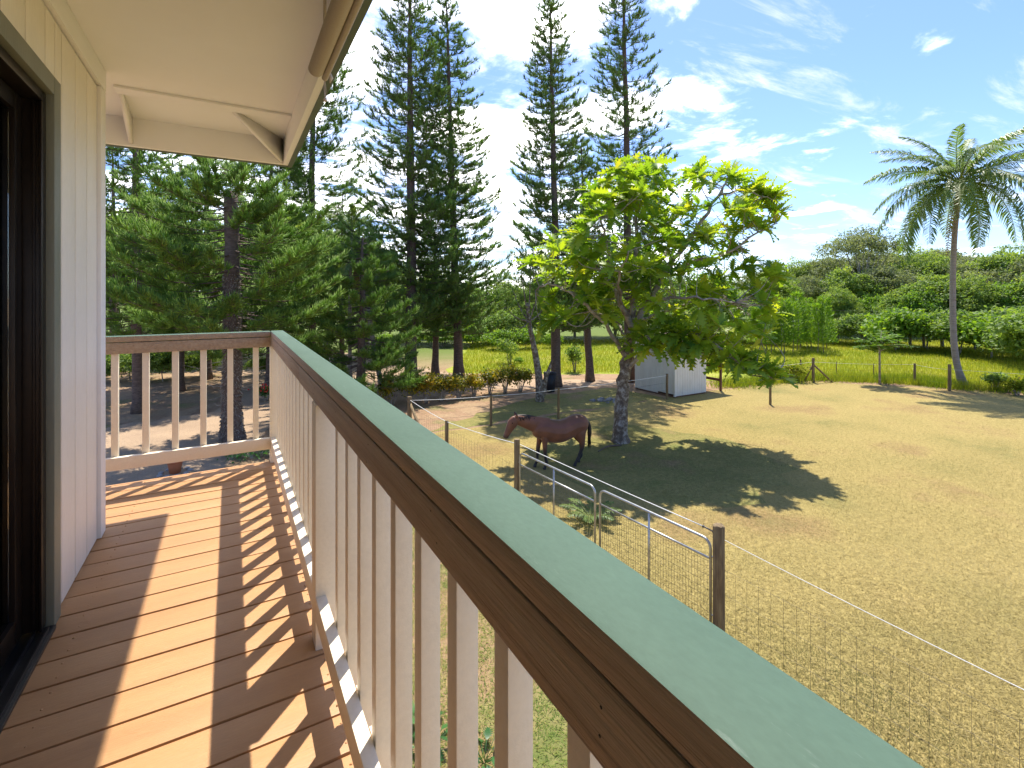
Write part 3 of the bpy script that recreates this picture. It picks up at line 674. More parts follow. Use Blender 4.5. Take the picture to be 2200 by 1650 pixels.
sb('corner_trim', sx0 - .014, sx0 - .001, sy0 - .014, sy0 + .07, .06, 2.22, m_shedw); sb('corner_trim', sx0, sx0 + .07, sy0 - .014, sy0 - .001, .06, 2.22, m_shedw)
sb('bay_post', sx2 - .05, sx2 + .05, sy0 + .0, sy0 + .1, 0, 2.24, m_shedb); sb('bay_post', sx2 - .05, sx2 + .05, sy1 - .16, sy1 - .06, 0, 2.6, m_shedb)
for i in range(5): sb('bay_board', sx1 + .03 + i * .225, sx1 + .24 + i * .225, sy1 - .085, sy1 - .055, .06, 2.5, m_shedb)
for i in range(2): sb('bay_rail', sx2 - .02, sx2 + .02, sy0 + .11, sy1 - .17, .5 + i * .7, .64 + i * .7, m_shedb)
rv = [(sx0 - .2, sy0 - .3), (sx2 + .2, sy0 - .3), (sx2 + .2, sy1 + .2), (sx0 - .2, sy1 + .2)]
V = [(x - sx0, yv - sy0, zroof(yv) + .02) for x, yv in rv] + [(x - sx0, yv - sy0, zroof(yv) + .09) for x, yv in rv]
link('roof', mesh('roof', V, [np.array([(3, 2, 1, 0), (4, 5, 6, 7), (0, 1, 5, 4), (1, 2, 6, 5), (2, 3, 7, 6), (3, 0, 4, 7)])], m_shedr), sh)

# ------------------------------------------------------------------ pines
def pine(name, label, base, H, rad, crown0, seed, m_f, lean=(0, 0), nbr=240, dens=34, rl=(.28, .5), rr=.020, topped=False, trunk_r=.24, droop=.0, group='tall pines', tip_up=.20, tintc=.54, per=9, s0f=.30, twig=.22, spread=.42):
    global rng
    rng0 = rng; rng = np.random.default_rng(seed)
    e = empty(name, label, 'tree', (base.x, base.y, 0), group)
    zs = np.linspace(-.1, H - (.75 if topped else 0), 26); wob = np.cumsum(rng.normal(size=(26, 2)) * .012, axis=0)
    path = np.stack([lean[0] * zs / H + wob[:, 0], lean[1] * zs / H + wob[:, 1], zs], 1)
    rads = trunk_r * (1 - zs / H) ** .75 + .02 if not topped else trunk_r * (1 - .35 * zs / H)
    rads = rads + trunk_r * .5 * np.exp(-np.clip(zs, 0, 99) / .45)
    V, F = tube(path, rads, 14)
    V = V + rng.normal(size=V.shape) * trunk_r * .035
    link('trunk', mesh('trunk', V, F, m_bark, True), e)
    if topped:      # shaggy bark flakes and dead stubs
        nS = 2600; zS = rng.uniform(.05, H * .62, nS); aS = rng.uniform(0, 6.283, nS); rS = np.interp(zS, zs, rads) * .99
        oS = np.stack([np.cos(aS), np.sin(aS), np.zeros(nS)], 1); B_ = oS * rS[:, None] + np.stack([np.interp(zS, zs, path[:, 0]), np.interp(zS, zs, path[:, 1]), zS], 1)
        T_ = B_ + oS * rng.uniform(.02, .06, nS)[:, None] + np.array([0, 0, -1.]) * rng.uniform(.02, .08, nS)[:, None]
        sk_ = MB(); V, F = ropes(B_, (B_ + T_) / 2 + oS * .012, T_, .016); sk_.add(V, F)
        nS = 60; zS = rng.uniform(1.2, H * .55, nS); aS = rng.uniform(0, 6.283, nS); oS = np.stack([np.cos(aS), np.sin(aS), np.zeros(nS)], 1); lS = rng.uniform(.3, 1.3, nS)[:, None]
        B_ = oS * .2 + np.stack([zS * 0, zS * 0, zS], 1); M_ = B_ + oS * lS * .55 + np.array([0, 0, -.08]); T_ = M_ + oS * lS * .45 + rng.normal(size=(nS, 3)) * .12 + np.array([0, 0, .05])
        V, F = ropes(B_, M_, T_, .014); sk_.add(V, F); sk_.build('bark_flakes', m_bark2, e)['kind'] = 'stuff'
    # branches
    t = np.sort(rng.uniform(0, 1, nbr)) if False else (np.arange(nbr) + rng.uniform(0, 1, nbr)) / nbr
    whorl = np.round(t * (nbr / 5.0)) / (nbr / 5.0)
    t = np.clip(whorl + rng.normal(size=nbr) * .004, 0, .995)
    z = crown0 + t * (H - crown0)
    az = rng.uniform(0, 2 * np.pi, nbr)
    Lb = rad(t) * rng.uniform(.72, 1.12, nbr)
    bx = np.interp(z, zs, path[:, 0]); by = np.interp(z, zs, path[:, 1])
    out = np.stack([np.cos(az), np.sin(az), np.zeros(nbr)], 1)
    side = np.stack([-np.sin(az), np.cos(az), np.zeros(nbr)], 1)
    K = 7; s = np.linspace(0, 1, K)
    bend = rng.normal(size=nbr) * .10
    el0 = np.where(t > .93, .5, rng.normal(size=nbr) * .06 - droop * (1 - t))
    def bpt(i, s):   # point on branch i (arrays)
        L = Lb[i]; p = np.stack([bx[i], by[i], z[i]], 1)
        zz = L * (el0[i] * s - (.16 - .1 * t[i]) * np.sin(np.pi * s * .9) * .6 + tip_up * s ** 3)
        return p + out[i] * (L * s)[:, None] + side[i] * (L * bend[i] * s ** 2)[:, None] + np.stack([zz * 0, zz * 0, zz], 1)
    mb = MB(); idx = np.arange(nbr)
    pts = np.stack([bpt(idx, np.full(nbr, sv)) for sv in s], 1)
    for k in range(0, K - 1, 2):
        r0 = (.012 + .013 * Lb / 2.5) * (1 - s[k] * .7)
        V, F = ropes(pts[:, k], pts[:, k + 1], pts[:, k + 2] if k + 2 < K else pts[:, k + 1] * 2 - pts[:, k], r0); mb.add(V, F)
    mb.build('branches', m_bark, e)['kind'] = 'stuff'
    # foliage: each branch carries twigs ending in brushes of rope-like branchlets that turn up
    ncl = np.maximum(3, (dens / per * Lb / 2.2).astype(int)); ci = np.repeat(idx, ncl); nc = len(ci)
    u = s0f + (1.02 - s0f) * rng.uniform(0, 1, nc) ** .75
    p = bpt(ci, np.minimum(u, 1)); q = bpt(ci, np.minimum(u, 1) + .05); d = unit(q - p)
    sg = rng.choice([-1, 1], nc) * rng.uniform(.2, 1.0, nc) * np.where(u > .93, .25, 1)
    td = unit(d * rng.uniform(.5, 1.0, nc)[:, None] + side[ci] * sg[:, None] * .9 + np.array([0, 0, 1.0]) * rng.uniform(-.05, .3, nc)[:, None])
    tl = twig * Lb[ci] * rng.uniform(.3, 1.0, nc) * (1.15 - .8 * u) + .03
    cb = p + td * tl[:, None]
    tw = MB(); V, F = ropes(p, (p + cb) / 2 - np.array([0, 0, .02]), cb, .007); tw.add(V, F)
    tw.build('twigs', m_bark, e)['kind'] = 'stuff'
    bi = np.repeat(np.arange(nc), per); n = len(bi)
    back = rng.uniform(0, 1, n) ** 1.5
    P0 = cb[bi] - td[bi] * (back * np.minimum(tl[bi] + .1, .5))[:, None]
    up2 = np.array([0, 0, 1.0])
    D = unit(td[bi] * .85 + rng.normal(size=(n, 3)) * spread + up2 * rng.uniform(.0, .7, n)[:, None])
    ln = rng.uniform(rl[0], rl[1], n) * (.8 + .3 * (Lb[ci][bi] / Lb.max()))
    M_ = P0 + D * (ln * .5)[:, None]; T = M_ + unit(D * .85 + up2 * rng.uniform(.0, .75, n)[:, None]) * (ln * .5)[:, None]
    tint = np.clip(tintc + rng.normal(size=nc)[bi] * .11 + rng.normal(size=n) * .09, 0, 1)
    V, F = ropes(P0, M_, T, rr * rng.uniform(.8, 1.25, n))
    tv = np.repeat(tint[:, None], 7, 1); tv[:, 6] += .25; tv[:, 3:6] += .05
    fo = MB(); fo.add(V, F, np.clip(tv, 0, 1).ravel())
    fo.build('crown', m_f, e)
    rng = rng0
    return e
cone = lambda r0, p=.75, low=.85: (lambda t: r0 * np.minimum((1.03 - t), 1) ** p * np.where(t < .2, low + (1 - low) * t / .2, 1) + .12)
def P(a, u): return ab(a, (u - CX) / F_PX * a)
fine = dict(rr=.0155, rl=(.20, .38), per=10, s0f=.14)
pines = [
 # name, label, a, u, H, radius fn, crown0, seed, top pixel u, kwargs
 ('cook_pine', 'tallest dark pine with straight trunk, left of the pair in the middle', 27.9, 883, 24.5, cone(3.6, .56), 3.0, 11, 878, dict(fine, nbr=470, dens=105, trunk_r=.32)),
 ('cook_pine', 'slender pine close behind the tallest one, pointed top in view', 29.6, 986, 22.9, cone(3.4, .62), 2.8, 12, 958, dict(fine, nbr=460, dens=105, trunk_r=.26)),
 ('cook_pine', 'narrow pine standing alone left of the breadfruit tree, pointed top in view', 26.8, 1193, 20.9, cone(2.75, .56), 3.2, 13, 1180, dict(fine, nbr=430, dens=105, trunk_r=.25)),
 ('cook_pine', 'tall sparse pine rising behind the breadfruit tree crown', 28.2, 1352, 24.6, cone(3.3, .62), 4.0, 14, 1338, dict(fine, nbr=390, dens=84, trunk_r=.27)),
 ('cook_pine', 'short pine with grey trunk between the two right-hand tall pines', 28.4, 1268, 13.6, cone(2.1, .6), 3.4, 15, 1248, dict(fine, nbr=210, dens=64, trunk_r=.2)),
 ('cook_pine', 'dark pine partly hidden behind the corner of the eave', 30.5, 668, 26.5, cone(4.2, .5), 2.5, 16, 674, dict(fine, nbr=380, dens=110, trunk_r=.24)),
 ('cook_pine', 'thin-trunked pine seen beside the house corner', 20.8, 298, 15.5, cone(3.0, .5), 3.4, 17, 296, dict(fine, nbr=250, dens=90, trunk_r=.2)),
]
for nm, lab, a, u, H, rad, c0, sd, tu, kw in pines:
    b = P(a, u); tp = P(a, tu)
    pine(nm, lab, b, H, rad, c0, sd, m_pinefar if a > 22 else m_pine, lean=(tp.x - b.x, tp.y - b.y), **kw)
# the near pines, topped, with long bushy branches
near = dict(rr=.0115, rl=(.18, .36), per=17, twig=.26, spread=.46, s0f=.28, tip_up=.16)
pine('bushy_pine', 'bushy pine with thick rough trunk right behind the short railing', P(16.6, 500), 9.2,
     lambda t: 2.3 + 1.2 * np.sin(np.pi * np.minimum(t * 1.05, 1) ** .9) - .9 * t ** 3, 3.3, 21, m_pine, topped=True, trunk_r=.30, droop=.10, tintc=.58, group='bushy pines', nbr=165, dens=280, **near)
pine('bushy_pine', 'dense green pine filling the gap left of the leaning palm', P(21.5, 775), 7.6,
     lambda t: 2.9 * (1.08 - t) ** .5, 1.2, 22, m_pine, nbr=165, dens=200, trunk_r=.2, droop=.10, group='bushy pines', **near)
pine('bushy_pine', 'low dark green pine behind the left end of the short railing', P(25.5, 385), 11.5,
     lambda t: 3.0 * (1.08 - t) ** .5, 2.6, 23, m_pine, nbr=165, dens=200, trunk_r=.2, droop=.10, group='bushy pines', **near)
pine('bushy_pine', 'green pine skirt of branches beneath the two tall central pines', P(30.5, 935), 9.0,
     lambda t: 2.9 * (1.08 - t) ** .5, 2.6, 24, m_pine, nbr=140, dens=110, trunk_r=.2, droop=.08, group='bushy pines', **dict(near, rr=.014))
bp5 = pine('bushy_pine', 'green feathery pine left of the dark trunk by the eave corner', P(26.0, 580), 14.5,
     lambda t: 3.2 * (1.08 - t) ** .5, 2.0, 25, m_pine, nbr=190, dens=120, trunk_r=.2, droop=.08, group='bushy pines', **dict(near, rr=.014))
for a_, u_, s_, r_, lab in ((29, 445, 1.0, 1.1, 'feathery pine in the second rank, above the middle of the short railing'), (31, 245, 1.0, 2.7, 'feathery pine in the second rank, nearest the house wall'),
                            (33, 735, .82, 4.0, 'feathery pine in the second rank, behind the leaning palm')):
    o = copy_tree(bp5); q = P(a_, u_); o.location = (q.x, q.y, 0); o.scale = (s_, s_, s_); o.rotation_euler = (0, 0, r_); o['label'] = lab

# ------------------------------------------------------------------ broadleaf trees
def leafy(name, label, base, H, W_, m_f, seed, lobes=9, clumps=26, leaves=34, ls=(.22, .38), crown0=.3, flat=1.0, group='trees', barkm=None, trunk_r=.16, tintc=.45, cr=.62):
    global rng
    rng0 = rng; rng = np.random.default_rng(seed)
    e = empty(name, label, 'tree', base, group)
    z0 = H * crown0; C = []
    for i in range(lobes):
        an = 2.4 * i + rng.uniform(0, .8); rr_ = W_ * .5 * math.sqrt((i + .5) / lobes) * .72
        zz = H - (H - z0) * (.20 + .55 * (rr_ / (W_ * .5)) ** 1.3) * rng.uniform(.8, 1.25)
        C.append((math.cos(an) * rr_, math.sin(an) * rr_, zz))
    C = np.array(C); lr = np.stack([np.full(lobes, W_ * .27), np.full(lobes, W_ * .27), np.full(lobes, (H - z0) * .25 * flat)], 1) * rng.uniform(.75, 1.2, (lobes, 1))
    wood = MB()
    V, F = tube(bez([(0, 0, -.1), (rng.normal() * .15, rng.normal() * .15, H * .3), (rng.normal() * .3, rng.normal() * .3, H * .62)], 5), np.linspace(trunk_r, trunk_r * .5, 11), 9)
    wood_t = V, F
    link('trunk', mesh('trunk', V, F, barkm or m_bark2, True), e)
    for c in C:
        s = np.array([0, 0, rng.uniform(.25, .5) * H]); mpt = (s + c) / 2 + np.array([0, 0, -.06 * H])
        V, F = tube(bez([s, mpt, c], 4), np.linspace(trunk_r * .5, .02, 9), 6); wood.add(V, F)
    wood.build('limbs', barkm or m_bark2, e)
    nl = lobes * clumps; li = np.repeat(np.arange(lobes), clumps)
    d = rdir(nl); d[:, 2] = np.abs(d[:, 2]) * 1.15 - .35; d = unit(d)
    cc = C[li] + d * lr[li] * rng.uniform(.55, 1.05, (nl, 1))
    ci = np.repeat(np.arange(nl), leaves); n = len(ci)
    p = cc[ci] + rng.normal(size=(n, 3)) * np.array([.40, .40, .24]) * cr * (W_ / 5) ** .4
    nn = unit(d[ci] * .5 + np.array([0, 0, .8]) + rng.normal(size=(n, 3)) * .5)
    dr_ = unit(rng.normal(size=(n, 3)) + np.array([0, 0, -.3]))
    V, F = cards(p, dr_, nn, rng.uniform(ls[0], ls[1], n), rng.uniform(ls[0], ls[1], n) * .62)
    tint = np.clip(tintc + rng.normal(size=nl)[ci] * .13 + rng.normal(size=n) * .10, 0, 1)
    fo = MB(); fo.add(V, F, np.repeat(tint, 4)); fo.build('crown', m_f, e)
    rng = rng0; return e
protos = {}
def place(kind, base, sc, rot, label, group):
    src, first = protos[kind]
    o = src if first else copy_tree(src)
    protos[kind] = (src, False)
    o.location = base; o.scale = sc if isinstance(sc, tuple) else (sc, sc, sc); o.rotation_euler = (0, 0, rot); o['label'] = label; o['group'] = group
    return o
def proto(kind, *a, **k): protos[kind] = (leafy(kind, 'x', Vector((0, 0, 0)), *a, **k), True)
proto('forest_tree', 10, 8, m_tree1, 31, lobes=12, clumps=30, leaves=42, ls=(.20, .36), crown0=.12, tintc=.52)
proto('wide_tree', 10, 9, m_tree2, 32, lobes=11, clumps=26, leaves=40, ls=(.18, .33), crown0=.35, flat=.62)
proto('round_tree', 8, 6.5, m_tree1, 33, lobes=10, clumps=28, leaves=40, ls=(.18, .33), crown0=.05, tintc=.45)
proto('bright_tree', 7, 5.5, m_tree3, 34, lobes=10, clumps=26, leaves=40, ls=(.18, .33), crown0=.08, tintc=.4)
proto('umbrella_tree', 13.5, 9, m_tree2, 35, lobes=15, clumps=16, leaves=30, ls=(.18, .32), crown0=.42, flat=.5, tintc=.5, cr=.8)
proto('undergrowth_bush', 3.4, 4.6, m_tree1, 36, lobes=8, clumps=26, leaves=36, ls=(.17, .30), crown0=.0, tintc=.4, trunk_r=.06)
proto('bright_bush', 2.0, 2.8, m_tree3, 37, lobes=7, clumps=22, leaves=26, ls=(.14, .26), crown0=.0, tintc=.5, trunk_r=.04)
ORD = ['first', 'second', 'third', 'fourth', 'fifth', 'sixth', 'seventh', 'eighth', 'ninth', 'tenth', 'eleventh', 'twelfth', 'thirteenth', 'fourteenth', 'fifteenth', 'sixteenth']
r2 = random.Random(5)
def row(us, a, kinds, top, what, rowname, group, h0):
    for i, u in enumerate(us):
        aa_ = (a(u) if callable(a) else a) + r2.uniform(-1.8, 1.8); b = P(aa_, u); b.z = gz(b.x, b.y) - .05
        kd = kinds[i % len(kinds)]
        hh = CAMZ + (HY - (top[i] if isinstance(top, list) else top) + r2.uniform(-8, 8)) / F_PX * aa_ - b.z
        s = hh / h0[kd]; sx = s * r2.uniform(.9, 1.15)
        place(kd, b, (sx, sx, s), r2.uniform(0, 6.28), '%s, %s from the left in the %s' % (what[kd], ORD[i], rowname), group)
h0 = dict(forest_tree=10, wide_tree=10, round_tree=8, bright_tree=7, umbrella_tree=13.5, undergrowth_bush=3.4, bright_bush=2.0)
what = dict(forest_tree='deep green broadleaf tree', wide_tree='grey-green spreading tree', round_tree='dark rounded tree', bright_tree='light green leafy tree',
            umbrella_tree='open-crowned tree', undergrowth_bush='dense green bush', bright_bush='sunlit lime green bush')
row([1640, 1710, 1780, 1870, 1950, 2030, 2110, 2190, 2270], 70, ['wide_tree', 'forest_tree', 'wide_tree'], [578, 568, 545, 522, 530, 520, 535, 525, 530], what, 'back row of the wood', 'trees of the wood at the back', h0)
row([1660, 1735, 1815, 1900, 1985, 2060, 2135, 2215, 2290], lambda u: 60 - max(0, u - 1900) * .018, ['forest_tree', 'wide_tree', 'round_tree', 'wide_tree'], [595, 580, 560, 562, 545, 550, 540, 545, 545], what, 'middle row of the wood', 'trees of the wood at the back', h0)
row([1690, 1800, 1880, 1955, 2025, 2095, 2165, 2240], lambda u: 52 - max(0, u - 1850) * .028, ['round_tree', 'forest_tree', 'bright_tree', 'round_tree'], [640, 622, 630, 602, 585, 590, 600, 580], what, 'front row of the wood', 'trees of the wood at the back', h0)
row([1650, 1720, 1790, 1850, 1925, 1990, 2060, 2130, 2200, 2260], lambda u: 48.5 - max(0, u - 1800) * .030, ['undergrowth_bush', 'bright_bush', 'undergrowth_bush'], [690, 690, 678, 675, 668, 665, 665, 668, 655, 655], what, 'foot of the wood', 'bushes at the foot of the wood', h0)
b = P(63, 1850); b.z = gz(b.x, b.y); place('umbrella_tree', b, 1.06, .7, 'tallest open-crowned tree rising above the wood left of the coconut palm', 'trees of the wood at the back')
b = P(66, 2010); b.z = gz(b.x, b.y); place('umbrella_tree', b, .84, 2.2, 'open-crowned tree of the wood just left of the coconut palm trunk', 'trees of the wood at the back')
for i, (u, a, t) in enumerate([(1985, 45.5, 610), (1930, 44.5, 655)]):
    b = P(a, u); hh = CAMZ + (HY - t) / F_PX * a; place('bright_tree', b, (hh / 8, hh / 8, hh / 7), i * 2., ['yellow-green leafy tree catching the sun at the front of the wood', 'smaller light green tree in front of the yellow-green one'][i], 'trees of the wood at the back')
# behind the road, centre and left
row([860, 935, 1010, 1085, 1160, 1235, 1320, 1420, 1520], 58, ['round_tree', 'forest_tree', 'bright_tree'], [590, 585, 600, 604, 596, 600, 590, 585, 580], what, 'row beyond the road', 'trees beyond the road', h0)
row([830, 890, 950, 1010, 1070, 1130, 1190], 46, ['bright_bush'], [722, 712, 706, 700, 702, 708, 712], what, 'sunlit bank beyond the road', 'bushes beyond the road', h0)
row([840, 900, 955, 1015, 1075, 1135, 1195, 1255, 1320, 1385, 1450, 1515, 1575], 51, ['undergrowth_bush', 'round_tree'], [648, 640, 655, 645, 655, 640, 650, 640, 645, 640, 650, 640, 640], what, 'thicket behind the far field', 'thicket behind the far field', h0)
row([915, 965, 1015, 1065, 1115], 37.5, ['bright_bush'], [768, 772, 774, 772, 768], what, 'roadside line', 'bushes along the road', h0)
row([180, 260, 345, 430, 520, 610, 700, 790], 40, ['bright_tree', 'round_tree'], [430, 420, 440, 470, 455, 430, 470, 520], what, 'trees behind the left pines', 'trees behind the left pines', h0)
row([200, 280, 350, 430, 560, 640, 720], 29, ['undergrowth_bush'], [760, 745, 750, 755, 760, 770, 770], what, 'undergrowth below the left pines', 'undergrowth below the left pines', h0)
for kd, (src, first) in protos.items():
    assert not first, kd

# sapling stand: thin light green upright saplings
def sapling(label, base, H, seed):
    e = empty('sapling', label, 'sapling', base, 'stand of thin saplings'); rg = np.random.default_rng(seed)
    V, F = tube([(0, 0, -.05), (rg.normal() * .1, rg.normal() * .1, H * .5), (rg.normal() * .15, rg.normal() * .15, H)], [.04, .03, .01], 6)
    link('trunk', mesh('trunk', V, F, m_bark2, True), e)
    n = 900; z = H * (.18 + .82 * rg.uniform(0, 1, n)); rr_ = (.75 * (1.05 - z / H) + .2) * np.sqrt(rg.uniform(0, 1, n)); an = rg.uniform(0, 6.28, n)
    p = np.stack([np.cos(an) * rr_, np.sin(an) * rr_, z], 1); d = unit(np.stack([np.cos(an), np.sin(an), rg.uniform(.3, 1.6, n)], 1))
    V, F = cards(p, d, unit(rg.normal(size=(n, 3)) + np.array([0, 0, .5])), rg.uniform(.2, .42, n), rg.uniform(.05, .10, n))
    fo = MB(); fo.add(V, F, np.repeat(np.clip(.45 + rg.normal(size=n) * .15, 0, 1), 4)); fo.build('crown', m_tree3, e); return e
sp0 = [sapling('x', Vector((0, 0, 0)), 4.6, 60 + i) for i in range(2)]
for i in range(15):
    u = 1622 + i * 11.2 + r2.uniform(-4, 4); a = 43 + r2.uniform(-2, 2.5); b = P(a, u)
    o = sp0[i] if i < 2 else copy_tree(sp0[i % 2])
    o.location = b; s = r2.uniform(.82, 1.12); o.scale = (s * 1.1, s * 1.1, s); o.rotation_euler = (0, 0, r2.uniform(0, 6))
    o['label'] = 'thin light green sapling, %s from the left in the stand beside the wood' % ORD[i]

# small flat-leaved tree at the far fence
e = empty('cassia_tree', 'small thin-trunked tree with spreading feathery tiers at the far fence', 'tree', G(1890, 826))
V, F = tube([(0, 0, -.05), (.03, .02, 1.6), (.05, .0, 2.4)], [.06, .05, .03], 8); link('trunk', mesh('trunk', V, F, m_bark2, True), e)
rg = np.random.default_rng(77); fo = MB(); wd = MB()
for i in range(26):
    an = rg.uniform(0, 6.28); L = rg.uniform(.8, 1.75); s0_ = np.array([.03, 0, rg.uniform(1.7, 2.4)]); tipp = s0_ + np.array([math.cos(an) * L, math.sin(an) * L, rg.uniform(.05, .75)])
    path = bez([s0_, (s0_ + tipp) / 2 + np.array([0, 0, .15]), tipp], 5); V, F = tube(path, np.linspace(.018, .006, len(path)), 5); wd.add(V, F)
    n = 70; t = rg.uniform(.15, 1, n); p = np.stack([np.interp(t, np.linspace(0, 1, len(path)), path[:, k]) for k in range(3)], 1)
    sd = np.array([-math.sin(an), math.cos(an), 0]); d = unit(sd * rg.choice([-1, 1], n)[:, None] + np.array([math.cos(an), math.sin(an), 0]) * .5 + rg.normal(size=(n, 3)) * .15)
    V, F = cards(p, d, unit(np.array([0, 0, 1.]) + rg.normal(size=(n, 3)) * .2), rg.uniform(.2, .34, n), .075); fo.add(V, F, np.repeat(np.clip(.35 + rg.normal(size=n) * .15, 0, 1), 4))
wd.build('limbs', m_bark2, e); fo.build('crown', m_tree3, e)

# ------------------------------------------------------------------ palms
def frond(L, seed, arch=.6, m_f=None, wid=.55, nl=72, thin=1.0):
    rg = np.random.default_rng(seed); mb = MB()
    s = np.linspace(0, 1, 10); X = L * (s - .12 * arch * s ** 3); Z = L * (.30 * s - arch * .78 * s ** 2.2)
    path = np.stack([X, rg.normal() * .05 * L * s ** 2, Z], 1)
    V, F = tube(path, np.linspace(.035, .006, 10), 5); mb.add(V, F, .75)
    t = np.repeat(np.linspace(.14, .995, nl), 2); sg = np.tile([-1, 1], nl); n = len(t)
    p = np.stack([np.interp(t, s, path[:, k]) for k in range(3)], 1)
    tg = np.stack([np.interp(t, s, np.gradient(path[:, k])) for k in range(3)], 1); tg = unit(tg)
    sd = np.stack([np.zeros(n), sg * 1.0, np.zeros(n)], 1)
    ln = L * wid * .42 * np.sin(np.pi * np.clip(t * .86 + .12, 0, 1)) ** .6 * rg.uniform(.85, 1.1, n)
    d0 = unit(sd * .9 + tg * .75 + np.array([0, 0, .15]) + rg.normal(size=(n, 3)) * .12); d1 = unit(sd * .55 + tg * .55 + np.array([0, 0, -1.0]) * rg.uniform(.6, 2.2, n)[:, None])
    w = .020 * thin * (L / 3) ** .5 + .003; wv = unit(np.cross(d0, np.array([0, 0, 1.]) + tg * .3)) * w
    m1 = p + d0 * (ln * .5)[:, None]; m2 = m1 + d1 * (ln * .5)[:, None]
    V = np.stack([p - wv * .6, p + wv * .6, m1 + wv, m1 - wv, m2], 1).reshape(-1, 3); o = (np.arange(n) * 5)[:, None]
    mb.add(V, [np.array([[0, 1, 2, 3]]) + o, np.array([[3, 2, 4]]) + o], np.repeat(np.clip(.35 + rg.normal(size=n) * .14, 0, 1), 5))
    me = mesh('frond', np.concatenate(mb.V), [np.concatenate(f) for f in mb.F.values()], m_f or m_palm, False, np.concatenate(mb.T))
    return me
def palm(name, label, trunk_pts, tr, L, nfr, seed, dead=1, nuts=True, group='palms', upto=1.2, down=-.42):
    base = Vector(trunk_pts[0]); e = empty(name, label, 'palm', (base.x, base.y, 0), group); rg = random.Random(seed)
    path = bez([Vector(p) - Vector((base.x, base.y, 0)) for p in trunk_pts], 9)
    k = len(path); rad = np.interp(np.linspace(0, 1, k), [0, .05, .14, 1], [tr * 2.0, tr * 1.35, tr * 1.02, tr * .72])
    path[0, 2] -= .1
    V, F = tube(path, rad, 14); link('trunk', mesh('trunk', V, F, m_palmbark, True), e)
    top = Vector(path[-1])
    var = [frond(L, seed + i, arch=.45 + .16 * i) for i in range(4)]
    for i in range(nfr):
        f = (i + .5) / nfr; el = upto + (down - upto) * f ** .9
        o = link('frond', var[min(3, int(f * 3.2 + rg.uniform(0, .8)))], e)
        o.location = top + Vector((0, 0, .05)); o.rotation_euler = (rg.uniform(-.35, .35), -el + .25, 2.39996 * i + rg.uniform(-.2, .2))
        s = rg.uniform(.86, 1.08) * (1.0 if f > .15 else .8); o.scale = (s, s, s)
    for i in range(dead):
        me = frond(L * .85, seed + 40 + i, arch=.2, m_f=m_dead, wid=.22, nl=26)
        o = link('dead_frond', me, e); o.location = top + Vector((0, 0, -.1)); o.rotation_euler = (rg.uniform(-.4, .4), 1.35 + rg.uniform(0, .3), rg.uniform(0, 6.28) if nuts is False else 2.9 + i)
    if nuts:
        for i in range(9):
            bm = bmesh.new(); bmesh.ops.create_icosphere(bm, subdivisions=2, radius=.12, matrix=Matrix.Diagonal((.9, .9, 1.2, 1)))
            me = bpy.data.meshes.new('coconut'); bm.to_mesh(me); bm.free(); me.materials.append(mat('coconut', (.30, .26, .06), (.22, .17, .05), scale=5, rough=.5)); me.polygons.foreach_set('use_smooth', np.ones(len(me.polygons), bool))
            o = link('coconut', me, e); an = i * 2.1; o.location = top + Vector((math.cos(an) * .26, math.sin(an) * .26, -.18 - .08 * (i % 3)))
    return e
pa = 26.6
palm('coconut_palm', 'tall coconut palm with slightly leaning grey trunk at the right edge of the paddock',
     [AT(2070, 832, pa), AT(2052, 760, pa), AT(2047, 650, pa), AT(2050, 520, pa), AT(2062, 392, pa)], .155, 4.8, 36, 3, dead=1)
pb = 25.8
palm('leaning_palm', 'thin leaning grey palm with browning fronds among the left pines',
     [AT(822, 838, pb), AT(808, 770, pb), AT(786, 640, pb), AT(768, 560, pb)], .13, 2.5, 13, 8, dead=5, nuts=False)
palm('slender_palm', 'upright palm crown rising above the pines next to the leaning palm',
     [P(27, 752), AT(752, 640, 27), AT(755, 500, 27)], .10, 2.3, 9, 9, dead=0, nuts=False, upto=1.4, down=.3)
# palm seedling at the gates
sd = empty('palm_seedling', 'small olive palm seedling growing beside the meeting of the two gates', 'plant', G(1268, 1118))
for i in range(8):
    me = frond(.75, 200 + i, arch=.5, wid=.7, nl=16, thin=1.5); o = link('frond', me, sd); o.rotation_euler = (0, -.45, i * .8); o.location = (0, 0, .02)

